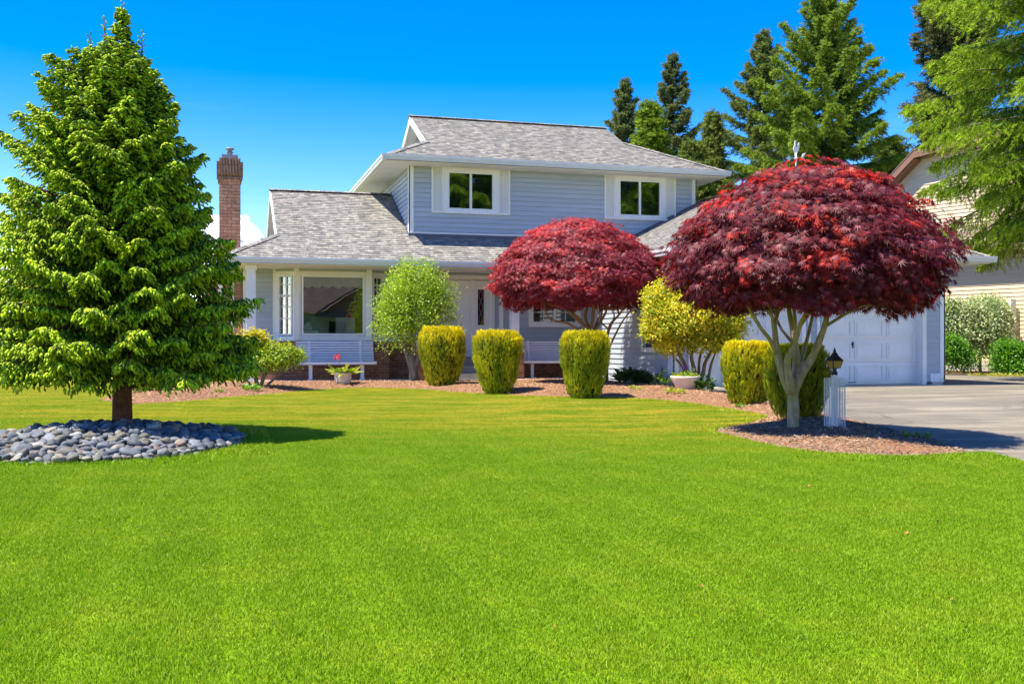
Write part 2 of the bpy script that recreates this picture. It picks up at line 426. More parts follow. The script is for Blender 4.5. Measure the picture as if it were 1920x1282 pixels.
def nz(a): return a/np.maximum(np.linalg.norm(a, axis=-1, keepdims=True), 1e-9)
def frames(d, n):
    d = nz(d); n = n-(n*d).sum(-1, keepdims=True)*d; n = nz(n+1e-6); x = np.cross(d, n)
    return np.stack([x, d, n], axis=-1)
def inst(T, F, pos, R, sc, tint):
    """copies of a small template: returns verts, tris, tint per vertex"""
    T = np.asarray(T); sc = np.asarray(sc)
    if sc.ndim == 1: sc = sc[:, None]
    L = T[None, :, :]*sc[:, None, :]
    V = np.einsum('nij,nkj->nki', R, L)+pos[:, None, :]
    n, k = len(pos), len(T)
    FF = (np.asarray(F)[None, :, :]+(np.arange(n)*k)[:, None, None]).reshape(-1, 3)
    return V.reshape(-1, 3), FF, np.repeat(tint, k, axis=0)
def join(parts):
    V = []; F = []; C = []; b = 0
    for v, f, c in parts:
        V.append(v); F.append(f+b); C.append(c); b += len(v)
    return np.concatenate(V), np.concatenate(F), np.concatenate(C)
def rdir(n, r=rng): return nz(r.normal(size=(n, 3)))
def mixc(a, b, t): return np.asarray(a)[None, :]*(1-t[:, None])+np.asarray(b)[None, :]*t[:, None]

# leaf templates
def t_maple():
    T = [(0, 0, 0)]; F = []
    ang = [-108, -70, -34, 0, 34, 70, 108]; ln = [0.45, 0.75, 0.95, 1.0, 0.95, 0.75, 0.45]
    def pt(a, r): a = math.radians(a); return (math.sin(a)*r, math.cos(a)*r, -0.28*r*r)
    T.append(pt(-135, 0.12))
    for i, a in enumerate(ang):
        T.append(pt(a, ln[i]))
        T.append(pt((a+ang[i+1])/2 if i < 6 else 135, 0.27 if i < 6 else 0.12))
    for i in range(7):
        v0 = 1+2*i; F += [(0, v0+1, v0), (0, v0+2, v0+1)]
    return np.array(T, float), np.array(F)
def t_leaf(w=0.62):
    T = [(0, 0, 0), (-w*.5, .4, .1), (w*.5, .4, .1), (0, 1, -.12), (0, .45, 0)]
    F = [(0, 4, 1), (0, 2, 4), (1, 4, 3), (4, 2, 3)]
    return np.array(T, float), np.array(F)
def t_shoot(nn=16, nl=0.34, w=0.075, droop=0.25, seed=1):
    r = random.Random(seed); T = []; F = []
    for i in range(nn):
        y = 0.02+0.93*i/nn; a = i*2.4+r.uniform(-.3, .3); z0 = -droop*y*y
        ox, oz = math.cos(a), math.sin(a)
        L = nl*(1-0.45*y)*r.uniform(.8, 1.15); b = len(T)
        tx, ty, tz = ox*L*.8, y+L*.75, z0+oz*L*.7-.02
        px, pz = -oz*w, ox*w
        T += [(px*.6, y, z0+pz*.6), (-px*.6, y+w*.4, z0-pz*.6), (tx, ty, tz)]
        F.append((b, b+1, b+2))
    return np.array(T, float), np.array(F)
def t_frond(seed=3):
    """flat scale-leaf spray"""
    T = []; F = []; r = random.Random(seed)
    for i, (y, l, a) in enumerate([(0, 1, 0), (.15, .5, -.7), (.2, .5, .65), (.4, .42, -.55), (.45, .42, .6), (.65, .3, -.5), (.7, .3, .5)]):
        dx, dy = math.sin(a), math.cos(a); w = 0.075; b = len(T)
        zz = r.uniform(-.12, .12)
        T += [(dy*-w, y+dx*w, 0), (dy*w, y-dx*w, 0), (dx*l, y+dy*l, zz-.1*l)]
        F.append((b, b+1, b+2))
    return np.array(T, float), np.array(F)
T_MAPLE, T_LEAF, T_SHOOT, T_FROND = t_maple(), t_leaf(), t_shoot(), t_frond()
T_LEAFN = t_leaf(0.3); T_SHOOT2 = t_shoot(12, 0.5, 0.11, 0.3, 5); T_SPR = t_shoot(24, 0.36, 0.105, 0.3, 8)
def t_finger(seed=4):
    r = random.Random(seed); T = []; F = []; n = 4
    for k, (y, q) in enumerate(((0, .06), (.3, .17), (.7, .18), (.98, .07))):
        for i in range(n):
            a = 2*math.pi*(i+.5*(k % 2))/n; rr = q*r.uniform(.6, 1.35); T.append((rr*math.cos(a), y+r.uniform(-.05, .09), rr*math.sin(a)*.8-.38*y*y))
    for k in range(3):
        for i in range(n): a, b, c, d = k*n+i, k*n+(i+1) % n, (k+1)*n+(i+1) % n, (k+1)*n+i; F += [(a, b, c), (a, c, d)]
    F += [(3*n, 3*n+1, 3*n+2), (3*n, 3*n+2, 3*n+3)]
    return np.array(T, float), np.array(F)
T_FING = t_finger()
# ============================================================ GROUND
def pip(poly, P):
    """points inside polygon, numpy"""
    x, y = P[:, 0], P[:, 1]; ins = np.zeros(len(P), bool); n = len(poly)
    for i in range(n):
        x0, y0 = poly[i]; x1, y1 = poly[(i+1) % n]
        c = (y0 > y) != (y1 > y)
        with np.errstate(divide='ignore', invalid='ignore'):
            xi = (x1-x0)*(y-y0)/(y1-y0+1e-12)+x0
        ins ^= c & (x < xi)
    return ins
def edist(poly, P):
    d = np.full(len(P), 1e9); n = len(poly)
    for i in range(n):
        a = np.array(poly[i]); b = np.array(poly[(i+1) % n]); ab = b-a
        t = np.clip(((P-a)@ab)/(ab@ab+1e-12), 0, 1); q = a+t[:, None]*ab
        d = np.minimum(d, np.hypot(*(P-q).T))
    return d
def smooth_poly(pts, closed=True, m=6):
    n = len(pts); out = []
    for i in range(n if closed else n-1):
        p0, p1, p2, p3 = [np.array(pts[(i+k) % n if closed else min(max(i+k, 0), n-1)]) for k in (-1, 0, 1, 2)]
        for j in range(m):
            t = j/m
            out.append(tuple(0.5*((2*p1)+(-p0+p2)*t+(2*p0-5*p1+4*p2-p3)*t*t+(-p0+3*p1-3*p2+p3)*t**3)))
    if not closed: out.append(tuple(pts[-1]))
    return out
def sheet(name, poly, step, hfun, mat, kind='structure', jit=0.3):
    P = np.array(poly); lo, hi = P.min(0), P.max(0)
    gx, gy = np.meshgrid(np.arange(lo[0], hi[0], step), np.arange(lo[1], hi[1], step))
    G = np.stack([gx.ravel(), gy.ravel()], 1)+rng.uniform(-jit, jit, (gx.size, 2))*step
    G = G[pip(poly, G)]; G = G[edist(poly, G) > step*0.4]
    allp = [Vector(p) for p in poly]+[Vector(p) for p in G]
    r = delaunay_2d_cdt(allp, [], [list(range(len(poly)))], 1, 1e-5)
    V2 = np.array([tuple(v) for v in r[0]]); F = np.array([f for f in r[2] if len(f) == 3])
    Z = hfun(V2)
    # face up
    a, b, c = V2[F[:, 0]], V2[F[:, 1]], V2[F[:, 2]]
    cr = (b[:, 0]-a[:, 0])*(c[:, 1]-a[:, 1])-(b[:, 1]-a[:, 1])*(c[:, 0]-a[:, 0])
    F[cr < 0] = F[cr < 0][:, ::-1]
    o = mesh_np(name, np.column_stack([V2, Z]), F, mat, smooth=True)
    return tag(o, kind=kind)
def G2(px, py, dz=0.0): p = onG(px, py, dz); return (p.x, p.y)

# outline of the planted bed along the house, from the lawn side, then back along the walls
bed_front = [G2(*p) for p in [(185, 752), (245, 759), (314, 756), (371, 752), (441, 745), (497, 741), (558, 735), (625, 730), (694, 728), (760, 730),
              (800, 731.5), (850, 736), (905, 739), (980, 743), (1054, 745), (1145, 746), (1240, 751), (1300, 757), (1334, 762), (1385, 770), (1428, 778)]]
isl = [G2(*p) for p in [(1440, 783), (1405, 794), (1362, 803), (1342, 809), (1368, 817), (1420, 830), (1500, 845), (1600, 853), (1700, 856), (1762, 853), (1812, 849),
                        (1790, 838), (1740, 822), (1680, 807), (1610, 791), (1560, 779)]]
bed_back = [G2(1530, 772), G2(1470, 762), G2(1425, 751), G2(1400, 744), G2(1335, 735), (9.75, 19.9), (9.68, 20.3), (9.58, 24.2), (7.6, 24.45), (5.0, 24.6), (2.2, 24.8), (0.6, 25.2), (-1.0, 25.3), (-2.0, 22.6)]
bed = smooth_poly(bed_front+isl, False, 5)+bed_back
drive = smooth_poly([isl[10], isl[11], isl[12], isl[13], isl[14], isl[15], G2(1530, 772)], False, 4)[:-1]+[G2(1530, 772), G2(1470, 762), G2(1425, 751), G2(1400, 744), G2(1335, 735), (9.75, 19.9), (9.75, 20.45), (16.6, 20.45), (16.6, 27), (16.6, 34), (26, 34), (30, 20), (26, 4), (12.5, 0.5)]
drive += smooth_poly([G2(1990, 884), G2(1920, 866), G2(1870, 853), G2(1840, 847)], False, 3)
SPR = np.array(uv_(-3.88, 10.08)); SBC = np.array(uv_(-3.80, 9.55))
def in_stone(P, grow=0.0):
    d = P-SBC; x = d[:, 0]*CS-d[:, 1]*SN; z = d[:, 0]*SN+d[:, 1]*CS
    return (x/(1.20+grow))**2+(z/(1.64+grow))**2
ground_far = [(-150, -90), (200, -90), (260, 260), (-150, 260)]
def gfun(P): return gh(P[:, 0], P[:, 1])
def bedh(P):
    d = edist(bed, P)
    n = np.array([noise.noise(Vector((x*1.1, y*1.1, 3)))+0.5*noise.noise(Vector((x*4, y*4, 1))) for x, y in P])
    return gh(P[:, 0], P[:, 1])+0.012+0.10*sstep(0, 0.9, d)+0.018*n*sstep(0, .3, d)
V = []; F = []
xs = np.concatenate([[-400, -150, -60, -30], np.arange(-16, 32.1, 0.8), [45, 80, 160, 400]]); ys = np.concatenate([[-400, -150, -60, -20], np.arange(-4, 40, 0.8), [60, 100, 200, 500, 900]])
gx, gy = np.meshgrid(xs, ys); V = np.column_stack([gx.ravel(), gy.ravel(), gh(gx.ravel(), gy.ravel())])
nx = len(xs); F = np.array([(j*nx+i, j*nx+i+1, (j+1)*nx+i+1, (j+1)*nx+i) for j in range(len(ys)-1) for i in range(nx-1)])
tag(mesh_np('ground', V, F, M['soil'], smooth=True), kind='structure')
sheet('mulch_bed', bed, 0.22, bedh, M['mulch'])
sheet('driveway', drive, 0.8, lambda P: gfun(P)+0.008, M['asphalt'])
# concrete strip before the garage doors and the walk along the porch
b = MB().box(9.8, 16.35, 19.95, 20.42, -0.05, 0.047); b.build('garage_apron', M['concrete'])['kind'] = 'structure'
b = MB().box(0.7, 9.55, 24.55, 25.9, -0.1, 0.105); b.build('porch_walk', M['concrete'])['kind'] = 'structure'
b = MB().prism([(5.0, 24.55, 0.09), (6.2, 22.6, 0.075), (7.6, 22.8, 0.075), (7.9, 24.55, 0.09)], (0, 0, 0.03)); b.build('path', M['concrete'])['kind'] = 'structure'

# ---- grass: one object, blades on a small patch repeated over the lawn, loose blades along the edges
def blades(P, z, hmin, hmax, w, seed):
    r = np.random.default_rng(seed); n = len(P)
    h = r.uniform(hmin, hmax, n); a = r.uniform(0, 2*np.pi, n); lean = r.uniform(0.2, 0.95, n)*h
    dx, dy = np.cos(a), np.sin(a); w = w*r.uniform(.7, 1.2, n); b = r.uniform(0, 2*np.pi, n); bx, by = np.cos(b)*w/2, np.sin(b)*w/2
    P0 = np.column_stack([P[:, 0]-bx, P[:, 1]-by, z]); P1 = np.column_stack([P[:, 0]+bx, P[:, 1]+by, z])
    mx, my = P[:, 0]+dx*lean*.35, P[:, 1]+dy*lean*.35
    P2 = np.column_stack([mx+bx*.8, my+by*.8, z+h*.6]); P3 = np.column_stack([mx-bx*.8, my-by*.8, z+h*.6])
    P4 = np.column_stack([P[:, 0]+dx*lean, P[:, 1]+dy*lean, z+h*.95])
    V = np.stack([P0, P1, P2, P3, P4], 1).reshape(-1, 3)
    F = (np.array([(0, 1, 2), (0, 2, 3), (3, 2, 4)])[None]+(np.arange(n)*5)[:, None, None]).reshape(-1, 3)
    g = r.uniform(0.62, 1.3, n)[:, None]*np.array([[1, 1, 1]]); dry = r.random(n) < 0.07
    g[dry] = g[dry]*np.array([1.5, 1.0, 3.0])
    pale = r.random(n) < 0.12; g[pale] *= np.array([1.25, 1.15, 3.5])
    c = np.repeat(g, 5, axis=0); k = 1.0
    return V, F, c*k
def on_lawn(P, m=0.0):
    ok = ~pip(bed, P) & ~pip(drive, P) & (in_stone(P) > 1)
    return ok
def in_view(P):
    x = P[:, 0]*CS-P[:, 1]*SN; z = P[:, 0]*SN+P[:, 1]*CS
    return (z > 0.6) & (np.abs(x) < z*0.62+4.5) & (P[:, 1] < 26)
STEP = 0.5
gx, gy = np.meshgrid(np.arange(-18, 17, STEP), np.arange(-4, 26, STEP)); Q = np.column_stack([gx.ravel(), gy.ravel()])+STEP/2
Q = Q[in_view(Q)]
cor = [on_lawn(Q+np.array(d)*STEP*0.5*1.02) for d in ((-1, -1), (1, -1), (1, 1), (-1, 1), (0, 0))]
full = np.logical_and.reduce(cor); some = np.logical_or.reduce(cor) & ~full
QF, QE = Q[full], Q[some]
e = rng.uniform(-STEP/2, STEP/2, (len(QE), 1500, 2))+QE[:, None, :]; e = e.reshape(-1, 2)
e = e[on_lawn(e+rng.normal(0, 0.012, e.shape))]
patch = rng.uniform(-STEP/2-.002, STEP/2+.002, (7000, 2))
pv = blades(patch, np.zeros(len(patch)), 0.010, 0.022, 0.0029, 1)
near = edist(bed, e); ev = blades(e, gh(e[:, 0], e[:, 1]), 0.016, 0.042, 0.0055, 2)
V, F, C = join([pv, ev]); np_, ne = len(pv[0]), len(ev[0])
allV = np.concatenate([V, np.column_stack([QF, gh(QF[:, 0], QF[:, 1])])])
C = np.concatenate([C, np.ones((len(QF), 3))])
grass = mesh_np('grass', allV, F, M['blade'], C)
at = grass.data.attributes.new('role', 'INT', 'POINT')
at.data.foreach_set('value', np.concatenate([np.zeros(np_), np.ones(ne), np.full(len(QF), 2)]).astype(np.int32))
at = grass.data.attributes.new('turn', 'FLOAT_VECTOR', 'POINT')
tv = np.zeros((len(allV), 3), np.float32); tv[np_+ne:, 2] = rng.integers(0, 4, len(QF))*math.pi/2; at.data.foreach_set('vector', tv.ravel())
at = grass.data.attributes.new('size', 'FLOAT_VECTOR', 'POINT')
sv = np.ones((len(allV), 3), np.float32); sv[np_+ne:, 0] = rng.choice([-1, 1], len(QF)); sv[np_+ne:, 2] = 1.0; at.data.foreach_set('vector', sv.ravel())
ng = bpy.data.node_groups.new('grass_spread', 'GeometryNodeTree')
ng.interface.new_socket('Geometry', in_out='INPUT', socket_type='NodeSocketGeometry'); ng.interface.new_socket('Geometry', in_out='OUTPUT', socket_type='NodeSocketGeometry')
N = ng.nodes; gi = N.new('NodeGroupInput'); go = N.new('NodeGroupOutput')
def role(k, geo):
    a = N.new('GeometryNodeInputNamedAttribute'); a.data_type = 'INT'; a.inputs['Name'].default_value = 'role'
    c = N.new('FunctionNodeCompare'); c.data_type = 'INT'; c.operation = 'EQUAL'
    ins = [s for s in c.inputs if s.type == 'INT']; ng.links.new(a.outputs['Attribute'], ins[0]); ins[1].default_value = k
    s = N.new('GeometryNodeSeparateGeometry'); s.domain = 'POINT'; ng.links.new(geo, s.inputs['Geometry']); ng.links.new(c.outputs[0], s.inputs['Selection'])
    return s.outputs['Selection']
g0, g1, g2 = (role(k, gi.outputs[0]) for k in (0, 1, 2))
def vecattr(nm):
    a = N.new('GeometryNodeInputNamedAttribute'); a.data_type = 'FLOAT_VECTOR'; a.inputs['Name'].default_value = nm; return a.outputs['Attribute']
ip = N.new('GeometryNodeInstanceOnPoints'); ng.links.new(g2, ip.inputs['Points']); ng.links.new(g0, ip.inputs['Instance'])
er = N.new('FunctionNodeEulerToRotation'); ng.links.new(vecattr('turn'), er.inputs[0]); ng.links.new(er.outputs[0], ip.inputs['Rotation']); ng.links.new(vecattr('size'), ip.inputs['Scale'])
jn = N.new('GeometryNodeJoinGeometry'); ng.links.new(g1, jn.inputs[0]); ng.links.new(ip.outputs[0], jn.inputs[0]); ng.links.new(jn.outputs[0], go.inputs[0])
md = grass.modifiers.new('spread', 'NODES'); md.node_group = ng
tag(grass, 'short mown green lawn grass filling the front yard', 'grass', kind='stuff')

# ---- bark chips on the bed
def chips():
    lo, hi = np.array(bed).min(0), np.array(bed).max(0)
    P = rng.uniform(lo, hi, (190000, 2)); P = P[pip(bed, P)]
    x = P[:, 0]*CS-P[:, 1]*SN; z = P[:, 0]*SN+P[:, 1]*CS
    keep = rng.random(len(P)) < np.where(z < 15, 1.0, 0.5); P = P[keep]
    H = bedh(P)
    n = len(P); a = rng.uniform(0, 2*np.pi, n); tl = rng.normal(0, 0.3, n)
    d = np.column_stack([np.cos(a), np.sin(a), tl]); up = np.column_stack([rng.normal(0, .35, n), rng.normal(0, .35, n), np.ones(n)])
    T = np.array([(-.5, 0, 0), (.5, 0, 0), (.4, 1, .06), (-.3, 1.05, 0), (0, .5, .35)]); Fc = np.array([(0, 1, 4), (1, 2, 4), (2, 3, 4), (3, 0, 4)])
    L = rng.uniform(0.015, 0.055, n); straw = rng.random(n) < 0.05; L[straw] *= 2.5; W = rng.uniform(0.006, 0.014, n); W[straw] *= .5
    cols = np.array([(0.36, 0.19, 0.115), (0.27, 0.12, 0.07), (0.47, 0.31, 0.21), (0.16, 0.08, 0.05), (0.55, 0.40, 0.27), (0.30, 0.22, 0.17)])
    c = cols[rng.choice(6, n, p=[.28, .2, .2, .12, .1, .1])]*np.array([[1, .93, .74]])*rng.uniform(.75, 1.25, (n, 1))
    # greyer, more weathered bark round the big maple
    gr = sstep(14.5, 12.5, P[:, 0]*SN+P[:, 1]*CS)[:, None]; c = c*(1-gr)+(c.mean(1, keepdims=True)*np.array([[1.3, .95, .68]]))*gr*.9
    v = inst(T, Fc, np.column_stack([P, H+0.003]), frames(d, up), np.column_stack([W, L, W]), c)
    o = mesh_np('bark_chips', v[0], v[1], M['chips'], v[2])
    tag(o, 'reddish brown bark chips covering the planted bed', 'bark chips', kind='stuff')
chips()

# ---- river cobbles under the spruce
def stone_h(P):
    r = np.sqrt(in_stone(P)); return gh(P[:, 0], P[:, 1])+0.13*(1-sstep(.1, 1.02, r))
def rock_mesh(seed, sub=3):
    import bmesh
    bm = bmesh.new(); bmesh.ops.create_icosphere(bm, subdivisions=sub, radius=1)
    for v in bm.verts:
        p = v.co.copy()
        v.co *= 1+0.34*noise.noise(p*0.95+Vector((seed*7.1, 0, 0)))+0.10*noise.noise(p*2.3+Vector((0, seed*3.3, 0)))
    me = bpy.data.meshes.new('cobble'); bm.to_mesh(me); bm.free()
    me.polygons.foreach_set('use_smooth', [True]*len(me.polygons)); me.materials.append(M['cobble']); return me
rocks = [rock_mesh(k) for k in range(7)]
def cobbles():
    cand = []
    r = np.random.default_rng(5)
    for lay in range(2):
        placed = np.zeros((0, 3))
        for size, tries in ((0.070, 60), (0.055, 900), (0.042, 4000), (0.030, 9000)):
            for _ in range(tries):
                s = size*r.uniform(.82, 1.12)
                a, q = r.uniform(0, 2*np.pi), math.sqrt(r.random())
                x, z = 1.18*q*math.cos(a), 1.62*q*math.sin(a)
                p = SBC+np.array([x*CS+z*SN, -x*SN+z*CS])
                if np.hypot(*(p-SPR)) < 0.13+s*.6: continue
                if len(placed) and (np.hypot(placed[:, 0]-p[0], placed[:, 1]-p[1]) < (placed[:, 2]+s)*0.80).any(): continue
                placed = np.vstack([placed, [p[0], p[1], s]])
        for p in placed: cand.append((lay, *p))
    cand = np.array(cand); P = cand[:, 1:3]; H = stone_h(P)
    Z = P[:, 0]*SN+P[:, 1]*CS; X = P[:, 0]*CS-P[:, 1]*SN
    vis = (np.abs(X/Z) < 0.53) & (cand[:, 0] == 1)
    score = np.where(vis, cand[:, 3]/Z, -1); order = np.argsort(-score)
    n_ind = min(296, int((score > 0).sum())); first = None
    for rank, i in enumerate(order[:n_ind]):
        o = bpy.data.objects.new('river_stone', rocks[rank % 7]); COL.objects.link(o)
        s = cand[i, 3]; k = r.uniform(.45, .8)
        o.location = (P[i, 0], P[i, 1], H[i]+0.03+s*k*.3); o.scale = (s*r.uniform(.95, 1.3), s*r.uniform(.75, 1.0), s*k)
        o.rotation_euler = (r.normal(0, .3), r.normal(0, .3), r.uniform(0, 6.28))
        tag(o, 'smooth rounded river stone in the cobble ring round the spruce trunk', 'stone', 'river stones ringed under the spruce')
    rest = order[n_ind:]
    base = rock_mesh(9, 2); bv = np.empty(len(base.vertices)*3, np.float32); base.vertices.foreach_get('co', bv); bv = bv.reshape(-1, 3)
    bf = np.array([tuple(p.vertices) for p in base.polygons])
    n = len(rest); d = np.column_stack([r.normal(size=n), r.normal(size=n), r.normal(0, .2, n)]); up = np.column_stack([r.normal(0, .3, n), r.normal(0, .3, n), np.ones(n)])
    s = cand[rest, 3]; cols = np.array([(0.10, 0.107, 0.115), (0.16, 0.17, 0.18), (0.24, 0.22, 0.18), (0.14, 0.12, 0.09)])
    lay1 = cand[rest, 0] == 1
    sc = np.column_stack([s*1.1, s*.9, s*.6])
    v = inst(bv, bf, np.column_stack([P[rest], H[rest]+np.where(lay1, .03, -.005)]), frames(d, up), sc, cols[r.choice(4, n)]*r.uniform(.8, 1.2, (n, 1)))
    o = mesh_np('gravel', v[0], v[1], M['stones'], v[2], smooth=True)
    tag(o, 'smaller grey pebbles filling in between the river stones', 'pebbles', kind='stuff')
cobbles()
# ============================================================ THE HOUSE
house = tag(empty('house', (4.8, 26.35, 0)), 'two-storey grey clapboard house with white trim, brick base and double garage', 'house')
E = 0.128
VW = 26.35; VE = 24.75; ZL = 3.05; ZU = 5.84; PI = 0.5
def holes_iv(a, b, holes, z0):
    """intervals of a wall course between a(t), b(t) with rectangular holes (u0,u1,z0,z1)"""
    def f(t):
        z = z0+t; seg = [(a(z), b(z))]
        for (h0, h1, k0, k1) in holes:
            if k0 < z < k1:
                n = []
                for p, q in seg:
                    if h1 <= p or h0 >= q: n.append((p, q)); continue
                    if h0 > p: n.append((p, h0))
                    if h1 < q: n.append((h1, q))
                seg = n
        return seg
    return f
def wall(name, o, ud, nm, z0, z1, u0, u1, holes=(), mat='siding', parent=None, e=E, back=True):
    mb = MB(); o = Vector((o[0], o[1], 0)); f0 = u0 if callable(u0) else (lambda z: u0); f1 = u1 if callable(u1) else (lambda z: u1)
    zs = math.floor(z0/e)*e
    cuts = sorted({z0, z1, *[h[2] for h in holes if z0 < h[2] < z1], *[h[3] for h in holes if z0 < h[3] < z1]})
    # boards keep one rhythm over the whole wall; they are cut at the openings' edges
    z = zs
    while z < z1-1e-4:
        a, b = max(z, z0), min(z+e, z1)
        ks = [a]+[c for c in cuts if a+1e-3 < c < b-1e-3]+[b]
        for p, q in zip(ks[:-1], ks[1:]):
            iv = holes_iv(f0, f1, holes, 0)
            A, B = iv(p+1e-4), iv(q-1e-4)
            if len(A) != len(B): continue
            for (a0, b0), (a1, b1) in zip(A, B):
                if b0 < a0: a0 = b0 = (a0+b0)/2
                if b1 < a1: a1 = b1 = (a1+b1)/2
                if b0-a0 < 1e-3 and b1-a1 < 1e-3: continue
                def L(zz): return Vector(nm)*0.021*(1-(zz-z)/e)
                ud_ = Vector(ud); P = [o+ud_*a0+Vector((0, 0, p))+L(p), o+ud_*b0+Vector((0, 0, p))+L(p), o+ud_*b1+Vector((0, 0, q))+L(q), o+ud_*a1+Vector((0, 0, q))+L(q)]
                mb.face(P, [(a0, p), (b0, p), (b1, q), (a1, q)])
                if p == z: mb.face([o+ud_*a0+Vector((0, 0, p)), o+ud_*b0+Vector((0, 0, p)), P[1], P[0]], [(a0, p), (b0, p), (b0, p+.002), (a0, p+.002)])
        z += e
    return mb.build(name, M[mat], parent or house)

def slope(mb, o, ud, vd, nm, T, iv, e=0.135):
    return mb.courses(o, ud, vd, nm, T, iv, e, 0.009)
SQ = math.sqrt(1+PI*PI)
def hip_roof(u0, u1, v0, v1, ze, gl, gr, name, parent, right=True, back=True, cut_front=None):
    """eaves rectangle, half-pitch slopes, small gables set gl / gr in from the ends"""
    vm = (v0+v1)/2; H = (v1-v0)/2; T = H*SQ; mb = MB()
    fl = lambda t: u0+min(t/SQ, gl); fr = lambda t: u1-min(t/SQ, gr)
    slope(mb, (0, v0, ze), (1, 0, 0), (0, 1/SQ, PI/SQ), (0, -PI/SQ, 1/SQ), T, lambda t: [(fl(t), fr(t) if cut_front is None else cut_front)])
    if back:
        slope(mb, (0, v1, ze), (1, 0, 0), (0, -1/SQ, PI/SQ), (0, PI/SQ, 1/SQ), T, lambda t: [(fl(t), fr(t))])
    slope(mb, (u0, 0, ze), (0, 1, 0), (1/SQ, 0, PI/SQ), (-PI/SQ, 0, 1/SQ), (gl+.35)*SQ, lambda t: [(v0+t/SQ, v1-t/SQ)])
    if right: slope(mb, (u1, 0, ze), (0, 1, 0), (-1/SQ, 0, PI/SQ), (PI/SQ, 0, 1/SQ), min(gr+.35, H)*SQ, lambda t: [(v0+t/SQ, v1-t/SQ)])
    r = mb.build(name, M['shingle'], parent)
    return r
def caps(par, a, b, w=0.13, step=0.15, drop=0.05):
    mb = MB()
    """bent cap shingles over a ridge or hip from a to b"""
    a, b = Vector(a), Vector(b); d = (b-a); L = d.length; d.normalize(); x = d.cross(Vector((0, 0, 1))).normalized(); n = int(L/step)
    for i in range(n):
        p = a+d*(i*step); q = a+d*((i+1.25)*step if i < n-1 else L)
        lo, hi = 0.018, 0.006
        z = Vector((0, 0, 1))
        mb.face([p-x*w-z*(drop-lo), p+z*lo, q+z*hi, q-x*w-z*(drop-hi)], [(0, i*.31), (.13, i*.31), (.13, i*.31+.1), (0, i*.31+.1)])
        mb.face([p+z*lo, p+x*w-z*(drop-lo), q+x*w-z*(drop-hi), q+z*hi], [(0, i*.31), (.13, i*.31), (.13, i*.31+.1), (0, i*.31+.1)])
        mb.face([p-x*w-z*drop, p+z*0, p+z*lo, p-x*w-z*(drop-lo)]); mb.face([p+z*0, p+x*w-z*drop, p+x*w-z*(drop-lo), p+z*lo])
    mb.build('ridge_cap', M['shingle'], par)
def gutter(mb, a, b, nrm, h=0.14, d=0.11):
    """K-shaped gutter along an eave: a->b, nrm points away from the wall"""
    a, b, n = Vector(a), Vector(b), Vector(nrm); z = Vector((0, 0, 1))
    prof = [(0, 0), (d*.75, 0), (d*.8, h*.35), (d, h*.6), (d, h), (d-.015, h), (d-.015, h-.02), (0, h-.02)]
    A = [a+n*p-z*h+z*q for p, q in prof]; mb.prism(A, b-a)

# ---- upper storey
UL, UR, VB = 4.82, 13.06, 32.5
eu0, eu1, ev0, ev1 = 4.1, 13.73, 25.75, 33.05
vm_u = (ev0+ev1)/2
zsof = ZU-0.16
p_wl0, p_wl1 = onV(831.5, 0, VW).x, onV(932, 0, VW).x
WL = (onV(838, 0, VW).x, onV(925, 0, VW).x, onV(0, 399, 26.9).z, 0)
wl = dict(u0=onV(832, 0, VW).x, u1=onV(932.5, 0, VW).x, z0=onV(880, 401.5, VW).z, z1=onV(880, 316, VW).z)
wr = dict(u0=onV(1153.5, 0, VW).x, u1=onV(1244.8, 0, VW).x, z0=onV(1200, 415, VW).z, z1=onV(1200, 330, VW).z)
wr['z0'], wr['z1'] = wl['z0'], wl['z1']
hole = lambda w: (w['u0']+.07, w['u1']-.07, w['z0']+.07, w['z1']-.07)
wall('wall', (0, VW), (1, 0, 0), (0, -1, 0), 3.75, zsof, UL, UR, [hole(wl), hole(wr)])
wall('wall', (UL, 0), (0, -1, 0), (-1, 0, 0), 3.75, zsof, lambda z: -min(VB, 2*29.3-VE), lambda z: -VW)
wall('wall', (UR, 0), (0, 1, 0), (1, 0, 0), 3.0, zsof, VW, VB)
MB().box(UL, UR, VB-.02, VB, 0, zsof).build('wall', M['siding'], house)
for (cu, s) in ((UL, 1), (UR, -1)):
    t = MB(); t.box(cu-0.030*s, cu+0.10*s, VW-0.034, VW+0.0, 3.7, zsof); t.box(cu-0.032*s, cu, VW-.034, VW+0.10, 3.7, zsof)
    t.build('corner_trim', M['trim'], house)
r = hip_roof(eu0, eu1, ev0, ev1, ZU, 1.3, 2.2, 'roof', house)
g = MB(); gutter(g, (eu0-.11, ev0, ZU+.01), (eu1+.11, ev0, ZU+.01), (0, -1, 0)); gutter(g, (eu0, ev1+.1, ZU+.008), (eu0, ev0-.105, ZU+.008), (-1, 0, 0)); gutter(g, (eu1, ev0-.105, ZU+.008), (eu1, ev1+.1, ZU+.008), (1, 0, 0))
g.build('gutter', M['gutter'], r)
def soffit(mb, u0, u1, v0, v1, z, along='v', step=0.3):
    """grooved soffit boards"""
    mb.box(u0, u1, v0, v1, z, z+.02)
    if along == 'u':
        k = u0
        while k < u1: mb.box(k, k+.012, v0, v1, z-.005, z-.0005); k += step
    else:
        k = v0
        while k < v1: mb.box(u0, u1, k, k+.012, z-.005, z-.0005); k += step
s = MB(); soffit(s, eu0+.002, eu1-.002, ev0+.002, VW, zsof+.0, 'u'); soffit(s, eu0+.002, UL, VW+.002, ev1, zsof+.002, 'v'); soffit(s, UR, eu1-.002, VW+.002, ev1, zsof+.002, 'v')
s.build('soffit', M['soffit'], r)
zr = ZU+PI*(ev1-ev0)/2
caps(r, (eu0+1.3-.05, vm_u, zr+.03), (eu1-2.2+.05, vm_u, zr+.03))
